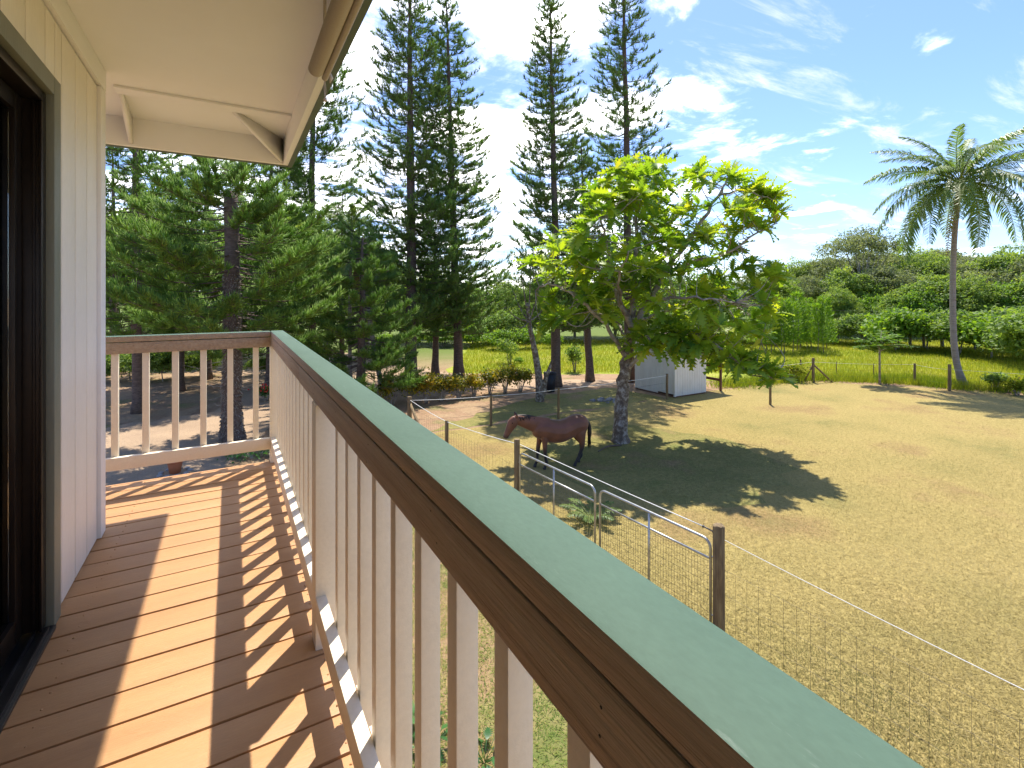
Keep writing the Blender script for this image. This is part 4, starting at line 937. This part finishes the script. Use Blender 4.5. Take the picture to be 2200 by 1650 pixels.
# ------------------------------------------------------------------ breadfruit tree
BA = 16.7; bb0 = G(1333, 948)
btree = empty('breadfruit_tree', 'large-leaved breadfruit tree with lichen-spotted trunk in the middle of the paddock', 'tree', (bb0.x, bb0.y, 0))
def bp(u, v, da=0.0):
    return AT(u, v, BA + da) - Vector((bb0.x, bb0.y, 0))
limbs = [  # pixel path, depth offsets, radii
 ([(1333, 952, 0), (1334, 900, 0), (1338, 830, 0), (1350, 760, 0), (1358, 705, 0)], (.27, .15)),
 ([(1358, 705, 0), (1336, 655, -.3), (1318, 610, -.5), (1308, 545, -.8), (1290, 470, -1.0)], (.11, .035)),
 ([(1358, 705, 0), (1362, 620, .3), (1366, 520, .5), (1368, 430, .6), (1374, 360, .5)], (.11, .03)),
 ([(1358, 705, 0), (1392, 650, .0), (1432, 585, .4), (1490, 500, .5), (1545, 420, .4), (1570, 370, .3)], (.12, .03)),
 ([(1342, 800, 0), (1395, 745, -.6), (1470, 715, -1.2), (1540, 740, -1.6), (1600, 790, -1.8), (1660, 812, -1.9)], (.075, .02)),
 ([(1346, 770, 0), (1300, 700, -.5), (1240, 640, -.8), (1185, 610, -.6), (1150, 625, -.4)], (.08, .02)),
 ([(1432, 585, .4), (1500, 560, -.2), (1560, 545, -.6), (1620, 505, -.6), (1670, 480, -.5)], (.06, .018)),
 ([(1362, 620, .3), (1420, 560, 1.4), (1460, 480, 2.2)], (.06, .02)), ([(1318, 610, -.5), (1270, 560, .9), (1240, 500, 1.6)], (.06, .02)),
 ([(1358, 690, 0), (1400, 680, 1.4), (1480, 650, 2.2), (1560, 640, 2.0)], (.07, .02)), ([(1350, 740, 0), (1320, 690, 1.3), (1250, 660, 2.2)], (.06, .02)),
 ([(1392, 650, 0), (1440, 640, -1.2), (1500, 640, -1.9), (1580, 650, -1.6)], (.06, .02)), ([(1336, 655, -.3), (1330, 600, -1.5), (1350, 540, -2.2)], (.06, .02)),
 ([(1545, 420, .4), (1600, 410, -.2), (1660, 430, -.4)], (.04, .015)),
]
skel = []; wd = MB(); trunkmb = MB()
for i, (pts, (r0, r1)) in enumerate(limbs):
    path = bez([bp(*p) for p in pts], 6); path[1:-1] += rng.normal(size=path[1:-1].shape) * .025
    rad = np.linspace(r0, r1, len(path))
    if i == 0: rad[:3] += np.array([.10, .05, .02]); path[0, 2] -= .1
    V, F = tube(path, rad, 12 if i == 0 else 8)
    (trunkmb if i == 0 else wd).add(V, F)
    if i: skel += [(tuple(p), j / len(path)) for j, p in enumerate(path)]
trunkmb.build('trunk', m_bark3, btree, True)
SK = np.array([p for p, _ in skel])
blobs = [  # pixel centre, radii, count, depth centre, depth radius
 (1340, 500, 125, 150, 88, 0, 2.8), (1225, 590, 92, 100, 48, 0, 2.2), (1410, 610, 150, 110, 62, .2, 2.8), (1545, 440, 115, 92, 44, .2, 2.2), (1565, 680, 110, 75, 40, -.6, 2.0),
 (1370, 395, 75, 58, 40, .3, 1.6), (1630, 450, 50, 55, 20, -.4, .9), (1590, 785, 75, 24, 11, -1.75, .5), (1665, 800, 28, 16, 6, -1.9, .3), (1180, 680, 45, 30, 9, -.5, .8),
 (1425, 735, 95, 30, 20, -.9, 1.1), (1480, 560, 120, 90, 28, .2, 2.4), (1470, 738, 85, 28, 22, -1.3, .7), (1635, 600, 45, 50, 14, -.8, 1.0)]
tips = []
for u, v, ru, rv_, n, d0_, dr0 in blobs:
    d = rdir(n) * rng.uniform(.45, 1.0, (n, 1)) ** .5
    for q in d: tips.append(tuple(bp(u + q[0] * ru, v + q[1] * rv_, d0_ + q[2] * dr0)))
tips = np.array(tips); tdir = []
for tpt in tips:
    dv = SK - tpt; dd_ = np.linalg.norm(dv, axis=1) + .6 * np.maximum(0, SK[:, 2] - tpt[2]); s0_ = SK[np.argmin(dd_)]
    L = np.linalg.norm(tpt - s0_); mid_ = (s0_ + tpt) / 2 + rng.normal(size=3) * .12 * L + np.array([0, 0, -.10 * L])
    path = bez([s0_, mid_, tpt], 5); V, F = tube(path, np.linspace(.008 + .007 * L, .007, len(path)), 5); wd.add(V, F)
    tdir.append(unit((path[-1] - path[-3])[None])[0])
wd.build('limbs', m_bark2, btree, True); tdir = np.array(tdir)
def bleaf(droop, seed):
    """deeply lobed leaf, unit length along +X"""
    rg = random.Random(seed); cent = []; L_, R_ = [], []
    n = 13
    env = lambda s: .33 * math.sin(math.pi * min(1, s * .93 + .05)) ** .75
    for i in range(n):
        s = i / (n - 1); x = s; z = -droop * s * s
        w = env(s) * (1.0 if i % 2 else .34)
        if i == 0: w = .015
        if i == n - 1: w = 0.02
        xs_ = x + (.13 if i % 2 else 0)
        cent.append((x, 0, z)); L_.append((xs_, w, z + .10 * w - .25 * w * w)); R_.append((xs_, -w, z + .10 * w - .25 * w * w))
    V = np.array(cent + L_ + R_); F = []
    for i in range(n - 1):
        F.append((i, i + 1, n + i + 1, n + i)); F.append((i + 1, i, 2 * n + i, 2 * n + i + 1))
    return V, np.array(F)
LV = [bleaf(d, i) for i, d in enumerate((.12, .3, .5, .75))]
LM = [mesh('leaf', V, F, m_bread, True, np.full(len(V), .38 + .09 * i)) for i, (V, F) in enumerate(LV)]
leaves = []
for ti, (tp_, td) in enumerate(zip(tips, tdir)):
    nL = rng.integers(6, 10); ax = unit((td + np.array([0, 0, .7]))[None])[0]
    ct = rng.normal() * .11
    for j in range(nL):
        an = 2.4 * j + rng.uniform(-.3, .3); a1 = unit(np.cross(ax, [.3, .9, .2])[None])[0]; a2 = np.cross(ax, a1)
        sp = rng.uniform(.55, 1.25)
        d = unit((ax * math.cos(sp) + (a1 * math.cos(an) + a2 * math.sin(an)) * math.sin(sp) + np.array([0, 0, -.12]))[None])[0]
        leaves.append((tp_ - td * rng.uniform(0, .12), d, rng.uniform(.36, .60), rng.integers(0, 4), ct, rng.normal() * .35))
def leaf_matrix(p, d, s, roll):
    x = Vector(d).normalized(); zu = Vector((0, 0, 1)); yv = zu.cross(x)
    if yv.length < .05: yv = Vector((0, 1, 0))
    yv.normalize(); zv = x.cross(yv)
    m = Matrix((x, yv, zv)).transposed().to_4x4(); return Matrix.Translation(Vector(p)) @ m @ Matrix.Rotation(roll, 4, 'X') @ Matrix.Scale(s, 4)
cpos = np.array([-bb0.x, -bb0.y, CAMZ])
dist = [np.linalg.norm(l[0] + l[1] * l[2] * .5 - cpos) / l[2] for l in leaves]
order = np.argsort(dist); big = set(order[:300].tolist()); stuff = MB()
for i, (p, d, s, k, ct, roll) in enumerate(leaves):
    M4 = leaf_matrix(p, d, s, roll)
    if i in big:
        o = link('leaf', LM[k], btree); o.matrix_local = M4
    else:
        V, F = LV[k]; A = np.array(M4); VV = V @ A[:3, :3].T + A[:3, 3]
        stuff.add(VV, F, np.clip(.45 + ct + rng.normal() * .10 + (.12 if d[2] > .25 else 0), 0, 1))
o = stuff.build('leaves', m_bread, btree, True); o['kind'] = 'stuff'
m_fruit = mat('fruit', (.22, .30, .05), (.16, .24, .04), scale=30, rough=.6, bump=.5, bscale=60)
for fi in (5, 90, 160, 200, 250, 300):
    bm = bmesh.new(); bmesh.ops.create_icosphere(bm, subdivisions=3, radius=.085); me = bpy.data.meshes.new('fruit'); bm.to_mesh(me); bm.free(); me.materials.append(m_fruit)
    me.polygons.foreach_set('use_smooth', np.ones(len(me.polygons), bool)); o = link('fruit', me, btree); o.location = tips[fi % len(tips)] + np.array([0, 0, -.07])

# ------------------------------------------------------------------ shrubs, hedge, small things
def shrub(name, label, base, H, W_, m_f, seed, n=900, ls=(.09, .18), group=None, stems=9, cat='shrub'):
    rg = np.random.default_rng(seed); e = empty(name, label, cat, base, group); wd_ = MB(); fo = MB(); C = []
    for i in range(stems):
        an = rg.uniform(0, 6.28); r_ = W_ * .5 * rg.uniform(.3, .9); c = np.array([math.cos(an) * r_, math.sin(an) * r_, H * rg.uniform(.62, .95)])
        path = bez([(c[0] * .12, c[1] * .12, -.03), c * np.array([.5, .5, .55]), c], 4); V, F = tube(path, np.linspace(.022, .008, len(path)), 5); wd_.add(V, F); C.append(c)
    wd_.build('stems', m_bark2, e); C = np.array(C)
    ci = rg.integers(0, stems, n); p = C[ci] + rg.normal(size=(n, 3)) * np.array([W_ * .11, W_ * .11, H * .13]); p[:, 2] = np.maximum(p[:, 2], .1)
    V, F = cards(p, unit(rg.normal(size=(n, 3))), unit(rg.normal(size=(n, 3)) * .6 + np.array([0, 0, 1.])), rg.uniform(ls[0], ls[1], n), rg.uniform(ls[0], ls[1], n) * .6)
    fo.add(V, F, np.repeat(np.clip(rg.normal(size=stems)[ci] * .14 + .38 + rg.normal(size=n) * .2, 0, 1), 4)); fo.build('leaves', m_f, e); return e
hu = [842, 880, 915, 950, 985, 1018, 1052, 1085, 1118]; hv = [872, 868, 866, 862, 858, 852, 848, 844, 842]; ht = [815, 812, 812, 812, 814, 810, 802, 796, 800]
for i, (u, v, t) in enumerate(zip(hu, hv, ht)):
    b = G(u, v); a = b.x * SY + b.y * CY; H = (v - t) / F_PX * a
    shrub('croton_shrub', 'yellow and green croton shrub, %s from the left in the hedge by the road' % ORD[i], b, H * 1.02, 1.15, m_hedge, 300 + i, n=1000, group='croton hedge')
shrub('red_flower_shrub', 'low shrub with red flowers seen past the corner post', G(572, 862), .6, .9, m_weed, 330, n=350)
fl_ = bpy.data.objects['red_flower_shrub']; rg = np.random.default_rng(8); n = 60
V, F = cards(rg.normal(size=(n, 3)) * np.array([.25, .25, .1]) + np.array([0, 0, .58]), unit(rg.normal(size=(n, 3))), unit(rg.normal(size=(n, 3)) + np.array([0, 0, 1.])), .11, .09)
mb = MB(); mb.add(V, F, .5); mb.build('flowers', m_red, fl_)['kind'] = 'stuff'
for i, (u, v, H, W_, lab) in enumerate([(2135, 838, .8, 1.1, 'dark green bush beside the coconut palm base'), (1700, 818, .9, 1.6, 'tall weeds behind the braced fence post'), (2185, 850, .7, 1.0, 'weedy clump at the right edge past the palm'),
                                       (1235, 800, 1.5, 1.3, 'drooping green shrub between the pine trunks across the road'), (1095, 782, 1.5, 1.6, 'rounded bush across the road behind the hedge')]):
    shrub('weedy_bush', lab, G(u, v), H, W_, m_tree1 if i in (0, 3, 4) else m_meadow, 340 + i, n=800, ls=(.10, .22))
shrub('bedding_plant', 'low green planting at the foot of the thick pine trunk', G(545, 985), .28, 1.6, m_weed, 360, n=700, ls=(.05, .11), stems=16, cat='plant')
# lichen-covered small tree by the road
lt0 = G(1158, 862); la = lt0.x * SY + lt0.y * CY
lt = empty('lichen_tree', 'small half-bare tree with pale crooked trunk and dead stub by the road', 'tree', (lt0.x, lt0.y, 0))
def lp(u, v, d=0): return AT(u, v, la + d) - Vector((lt0.x, lt0.y, 0))
V, F = tube(bez([lp(1160, 866), lp(1158, 815), lp(1150, 760), lp(1138, 700), lp(1132, 650)], 5), np.linspace(.22, .07, 21), 10); link('trunk', mesh('trunk', V, F, m_bark3, True), lt)
wd = MB(); V, F = tube(bez([lp(1164, 850), lp(1172, 815), lp(1186, 775, -.2)], 5), np.linspace(.17, .05, 11), 8); wd.add(V, F)
fo = MB(); rg = np.random.default_rng(91)
for u, v, d in ((1100, 620, .5), (1120, 580, -.4), (1160, 610, .2), (1085, 660, -.6), (1175, 650, .6), (1140, 560, 0), (1110, 700, -.8)):
    path = bez([lp(1136, 690), lp((1136 + u) / 2, (690 + v) / 2 + 8, d / 2), lp(u, v, d)], 5); V, F = tube(path, np.linspace(.05, .012, len(path)), 6); wd.add(V, F)
    n = 230; p = path[-1] + rg.normal(size=(n, 3)) * .42; V, F = cards(p, unit(rg.normal(size=(n, 3))), unit(rg.normal(size=(n, 3)) + np.array([0, 0, .8])), rg.uniform(.08, .16, n), .07); fo.add(V, F, np.repeat(np.clip(.4 + rg.normal(size=n) * .15, 0, 1), 4))
wd.build('limbs', m_bark3, lt, True); fo.build('crown', m_tree1, lt)
# black bin, ash heap, pot, stones, weeds, fallen branch
bi_ = G(1181, 842)
be = empty('wheelie_bin', 'black plastic bin standing behind the pale crooked trunk', 'bin', bi_)
V = boxv(-.22, .22, -.24, .24, 0, .95); V[:4, :2] *= .8; link('body', mesh('body', V, BOXF, m_bin), be)
V = boxv(-.25, .25, -.27, .27, .952, 1.03); V[4:, :2] *= .8; link('lid', mesh('lid', V, BOXF, m_bin), be)
def rock(name, r, seed, m):
    bm = bmesh.new(); bmesh.ops.create_icosphere(bm, subdivisions=2, radius=r); rg = random.Random(seed)
    for v in bm.verts: v.co *= rg.uniform(.72, 1.1); v.co.z *= .55
    me = bpy.data.meshes.new(name); bm.to_mesh(me); bm.free(); me.materials.append(m); return me
ah = empty('ash_heap', 'small grey heap of ash and clods beside the breadfruit trunk', 'heap', G(1308, 860))
rg = random.Random(3)
for i in range(16):
    o = link('clod', rock('clod', rg.uniform(.08, .2), i, m_ash), ah); o.location = (rg.gauss(0, .35), rg.gauss(0, .3), .02)
pt = empty('plant_pot', 'terracotta flower pot on the driveway seen under the short railing', 'pot', G(376, 1016))
prof = [(.0, .0), (.13, .0), (.185, .30), (.185, .305), (.205, .305), (.205, .37), (.185, .37), (.17, .33), (.0, .31)]
n = 24; V = np.array([(r_ * math.cos(2 * math.pi * k / n), r_ * math.sin(2 * math.pi * k / n), z_) for r_, z_ in prof for k in range(n)])
F = np.array([(i * n + k, i * n + (k + 1) % n, (i + 1) * n + (k + 1) % n, (i + 1) * n + k) for i in range(len(prof) - 1) for k in range(n)])
link('body', mesh('body', V, F, m_terra, False), pt)
for i in range(9):
    an = i * .7; b = G(376, 1016) + Vector((math.cos(an) * .36, math.sin(an) * .36, .02))
    o = link('stone', rock('stone', .08, 50 + i, m_stone)); o.location = b
    tag(o, 'pale fist-sized stone ringing the terracotta pot', 'stone', 'stones around the pot')
for i, (u, v) in enumerate([(930, 1600), (1040, 1640), (880, 1585)]):
    e = empty('leafy_weed', ['broad-leaved weed seen between balusters, middle of three', 'broad-leaved weed seen between balusters, rightmost of three', 'broad-leaved weed seen between balusters, leftmost of three'][i], 'weed', G(u, v), 'weeds below the railing')
    rg = np.random.default_rng(400 + i); mb = MB()
    for j in range(16):
        an = 2.4 * j; el = rg.uniform(.2, 1.0); d = np.array([math.cos(an) * math.cos(el), math.sin(an) * math.cos(el), math.sin(el)]); L = rg.uniform(.12, .26); tipp = d * L
        V, F = tube([(0, 0, 0), tuple(tipp)], .004, 4); mb.add(V, F, .4)
        Vl, Fl = LV[1]; A = np.array(leaf_matrix(tipp, unit((d + np.array([0, 0, -.5]))[None])[0], rg.uniform(.12, .2), rg.normal() * .3)); VV = (Vl * np.array([1, 1.3, 1])) @ A[:3, :3].T + A[:3, 3]
        mb.add(VV, Fl, np.clip(.5 + rg.normal() * .25, 0, 1))
    mb.build('leaves', m_weed, e, True)
b0, b1 = G(1285, 972), G(1335, 958)
V, F = tube(bez([(b0.x, b0.y, .03), ((b0.x + b1.x) / 2, (b0.y + b1.y) / 2 + .1, .06), (b1.x, b1.y, .03)], 5), np.linspace(.018, .03, 11), 6)
tag(link('fallen_branch', mesh('fallen_branch', V, F, m_bark, True)), 'thin dead branch lying on the ground between horse and trunk', 'branch')
for i, (v0, u0, a_) in enumerate([(664, 1560, 45.5), (651, 2075, 47.0)]):
    pts = [AT(u0 + k * (2420 - u0) / 8, v0 + (4 if i == 0 else 1) * k / 8 + (3 * math.sin(k / 8 * math.pi)), a_) for k in range(9)]
    V, F = tube(bez(pts, 3), .011, 5); tag(link('overhead_cable', mesh('overhead_cable', V, F, m_cable, True)), ['thin dark cable strung low in front of the wood', 'second, higher cable in front of the wood right of the palm'][i], 'cable')

# ------------------------------------------------------------------ horse
def ering(c, T, ry, rz, n=18):
    """ellipse ring centred c, normal T in the x-z plane (or general); ry = half width along y, rz = half height"""
    T = np.array(T, float); T /= np.linalg.norm(T); Yv = np.array([0, 1.0, 0]); Yv = Yv - T * Yv.dot(T); Yv /= np.linalg.norm(Yv); Z = np.cross(T, Yv)
    a = np.linspace(0, 2 * np.pi, n, endpoint=False)
    return np.array(c) + np.cos(a)[:, None] * Yv * ry + np.sin(a)[:, None] * Z * rz
def loft(rings, closed=True):
    n = len(rings[0]); V = np.concatenate(rings); k = len(rings)
    F = [(i * n + j, i * n + (j + 1) % n, (i + 1) * n + (j + 1) % n, (i + 1) * n + j) for i in range(k - 1) for j in range(n)]
    c0, c1 = len(V), len(V) + 1; V = np.concatenate([V, [rings[0].mean(0)], [rings[-1].mean(0)]])
    T = [(c0, (j + 1) % n, j) for j in range(n)] + [(c1, (k - 1) * n + j, (k - 1) * n + (j + 1) % n) for j in range(n)]
    return V, [np.array(F), np.array(T)]
def smoothpath(keys, n):
    """keys: list of tuples of floats; Catmull-Rom interpolate all columns"""
    K = np.array(keys, float); K = np.concatenate([[2 * K[0] - K[1]], K, [2 * K[-1] - K[-2]]]); out = []
    for i in range(1, len(K) - 2):
        p0, p1, p2, p3 = K[i - 1:i + 3]
        for t in np.arange(n) / n: out.append(.5 * (2 * p1 + (p2 - p0) * t + (2 * p0 - 5 * p1 + 4 * p2 - p3) * t * t + (3 * p1 - p0 - 3 * p2 + p3) * t ** 3))
    out.append(K[-2]); return np.array(out)
def limbloft(keys, n=4):
    S = smoothpath(keys, n)           # x,y,z,rx(fore-aft),ry(side)
    C = S[:, :3]; T = np.gradient(C, axis=0); rings = []
    for c, t, s in zip(C, T, S): rings.append(ering(c, t, max(s[4], .004), max(s[3], .004), 14))
    return loft(rings)
hb_ = MB()
body = [(-.84, 0, 1.13, .10, .09), (-.80, 0, 1.14, .20, .17), (-.68, 0, 1.155, .285, .245), (-.48, 0, 1.155, .325, .275), (-.25, 0, 1.085, .310, .29), (.0, 0, 1.02, .330, .31), (.25, 0, 1.035, .335, .29), (.45, 0, 1.085, .325, .245), (.62, 0, 1.105, .285, .215), (.78, 0, 1.09, .20, .165), (.87, 0, 1.09, .10, .09)]
hb_.add(*limbloft(body, 4))
neck = [(.42, 0, 1.16, .28, .17), (.62, 0, 1.21, .27, .145), (.85, 0, 1.295, .225, .115), (1.10, 0, 1.375, .18, .092), (1.29, 0, 1.44, .148, .082), (1.42, 0, 1.45, .11, .075)]
hb_.add(*limbloft(neck, 4))
head = [(1.36, 0, 1.525, .06, .06), (1.405, 0, 1.47, .125, .088), (1.46, 0, 1.375, .155, .098), (1.535, 0, 1.255, .128, .084), (1.60, 0, 1.14, .100, .070), (1.645, 0, 1.05, .088, .066), (1.675, 0, .985, .080, .062), (1.685, 0, .95, .048, .046)]
hb_.add(*limbloft(head, 4))
def leg(keys): hb_.add(*limbloft(keys, 4))
def hind(y, xk, xf):
    leg([(-.55, y * .75, 1.10, .24, .13), (-.56, y * .9, .93, .20, .125), (-.60, y, .78, .125, .085), (xk, y, .58, .080, .056), (xk + .01, y, .50, .066, .048), ((xk + xf) / 2, y, .34, .047, .040), (xf - .02, y, .20, .050, .044), (xf + .03, y, .12, .044, .040), (xf + .06, y, .07, .050, .045), (xf + .075, y, .0, .064, .056)])
def fore(y, x0, xk, xf):
    leg([(x0, y * .8, 1.05, .15, .09), (x0 - .01, y * .95, .86, .11, .08), ((x0 + xk) / 2, y, .70, .075, .06), (xk, y, .50, .062, .053), (xk, y, .44, .055, .048), ((xk + xf) / 2, y, .30, .043, .038), (xf - .01, y, .18, .048, .043), (xf + .02, y, .11, .042, .039), (xf + .045, y, .065, .048, .044), (xf + .06, y, .0, .060, .055)])
hind(.14, -.62, -.46); hind(-.14, -.74, -.70)
fore(.13, .55, .54, .50); fore(-.13, .60, .66, .70)
for y in (.052, -.052):
    hb_.add(*limbloft([(1.355, y, 1.52, .038, .034), (1.365, y * 1.25, 1.575, .040, .026), (1.385, y * 1.3, 1.635, .028, .016), (1.40, y * 1.2, 1.68, .010, .009)], 3))
tmp = mesh('tmp', np.concatenate(hb_.V), [np.concatenate(f) for f in hb_.F.values()], None)
to = link('tmp', tmp); md = to.modifiers.new('r', 'REMESH'); md.mode = 'VOXEL'; md.voxel_size = .014
m2_ = to.modifiers.new('s', 'SMOOTH'); m2_.factor = .5; m2_.iterations = 7
dg = bpy.context.evaluated_depsgraph_get(); hm = bpy.data.meshes.new_from_object(to.evaluated_get(dg)); hm.name = 'body'
bpy.data.objects.remove(to)
hm.polygons.foreach_set('use_smooth', np.ones(len(hm.polygons), bool))
co = np.zeros(len(hm.vertices) * 3, np.float32); hm.vertices.foreach_get('co', co); co = co.reshape(-1, 3)
dark = np.clip(1 - sm(co[:, 2], .42, .74), 0, 1)
dark = np.maximum(dark, sm(-co[:, 2], -1.10, -.98) * sm(co[:, 0], 1.45, 1.6) * .75); dark = np.maximum(dark, sm(co[:, 2], 1.57, 1.64) * .9)
at = hm.attributes.new('tint', 'FLOAT', 'POINT'); at.data.foreach_set('value', dark.astype(np.float32))
mh = bpy.data.materials.new('bay_coat'); mh.use_nodes = True; N = mh.node_tree.nodes; L = mh.node_tree.links; p = N['Principled BSDF']
p.inputs['Roughness'].default_value = .55; p.inputs['Sheen Weight'].default_value = .15
a_ = N.new('ShaderNodeAttribute'); a_.attribute_name = 'tint'; rp = N.new('ShaderNodeValToRGB'); L.new(a_.outputs['Fac'], rp.inputs[0])
e_ = rp.color_ramp.elements; e_[0].color = (.17, .062, .027, 1); e_[1].color = (.012, .010, .009, 1); k = e_.new(.5); k.color = (.075, .03, .016, 1)
nz = N.new('ShaderNodeTexNoise'); nz.inputs['Scale'].default_value = 3.5; tcn = N.new('ShaderNodeTexCoord'); L.new(tcn.outputs['Object'], nz.inputs['Vector'])
mr = N.new('ShaderNodeMapRange'); L.new(nz.outputs['Fac'], mr.inputs[0]); mr.inputs[1].default_value = .3; mr.inputs[2].default_value = .7; mr.inputs[3].default_value = .78; mr.inputs[4].default_value = 1.15
mx = N.new('ShaderNodeMix'); mx.data_type = 'RGBA'; mx.blend_type = 'MULTIPLY'; mx.inputs[0].default_value = 1; L.new(rp.outputs[0], mx.inputs[6]); L.new(mr.outputs[0], mx.inputs[7]); L.new(mx.outputs[2], p.inputs['Base Color'])
hm.materials.clear(); hm.materials.append(mh)
m_hair = mat('black_hair', (.012, .010, .009), (.03, .022, .016), scale=30, rough=.5, stretch=(1, 1, .1))
hF, hH = G(1167, 1006), G(1246, 997)
ctr = hF.lerp(hH, .47); hd = (hF - hH)
horse = empty('horse', 'brown bay horse with black legs, mane and tail standing side-on in the paddock', 'horse', (ctr.x, ctr.y, .010), rotz=math.atan2(hd.y, hd.x))
link('body', hm, horse)
rg = np.random.default_rng(12); mb = MB()
n = 420; t = rg.uniform(0, 1, n); top = smoothpath([(.50, 1.425), (.75, 1.485), (.98, 1.545), (1.18, 1.575), (1.36, 1.575)], 6)
tx = np.interp(t, np.linspace(0, 1, len(top)), top[:, 0]); tz = np.interp(t, np.linspace(0, 1, len(top)), top[:, 1]) - .008
sgn = rg.choice([-1, 1], n, p=[.6, .4]); B = np.stack([tx, rg.normal(size=n) * .008, tz], 1)
Mm = B + np.stack([rg.normal(size=n) * .02 - .02, sgn * .05, -.045 - rg.uniform(0, .03, n)], 1); T = Mm + np.stack([rg.normal(size=n) * .03 - .03, sgn * .03, -rg.uniform(.05, .12, n)], 1)
V, F = ropes(B, Mm, T, .015); mb.add(V, F)
V, F = tube([(x_, 0, z_ - .022) for x_, z_ in top], .036, 8); mb.add(V, F)
n = 24; B = np.stack([np.full(n, 1.40), rg.normal(size=n) * .02, np.full(n, 1.56)], 1); Mm = B + np.stack([np.full(n, .07), rg.normal(size=n) * .02, np.full(n, -.03)], 1); T = Mm + np.stack([np.full(n, .05), rg.normal(size=n) * .02, -rg.uniform(.08, .14, n)], 1)
V, F = ropes(B, Mm, T, .010); mb.add(V, F); mb.build('mane', m_hair, horse)
mb = MB(); V, F = tube(bez([(-.80, 0, 1.26), (-.90, 0, 1.16), (-.93, 0, .95), (-.92, 0, .75), (-.90, 0, .50)], 5), np.interp(np.linspace(0, 1, 21), [0, .2, .6, 1], [.035, .05, .06, .02]), 10); mb.add(V, F)
n = 70; an = rg.uniform(0, 6.28, n); r_ = rg.uniform(.01, .055, n); B = np.stack([-.92 + np.cos(an) * r_, np.sin(an) * r_, rg.uniform(.7, 1.1, n)], 1); T = B + np.stack([rg.normal(size=n) * .02 + .01, rg.normal(size=n) * .02, -rg.uniform(.25, .38, n)], 1); V, F = ropes(B, (B + T) / 2, T, .008); mb.add(V, F)
mb.build('tail', m_hair, horse, True)
m_eye = mat('eye', (.006, .005, .005), rough=.08)
for y in (.079, -.079):
    bm = bmesh.new(); bmesh.ops.create_uvsphere(bm, u_segments=10, v_segments=8, radius=.02); me = bpy.data.meshes.new('eye'); bm.to_mesh(me); bm.free(); me.materials.append(m_eye); o = link('eye', me, horse); o.location = (1.50, y * 1.04, 1.385)
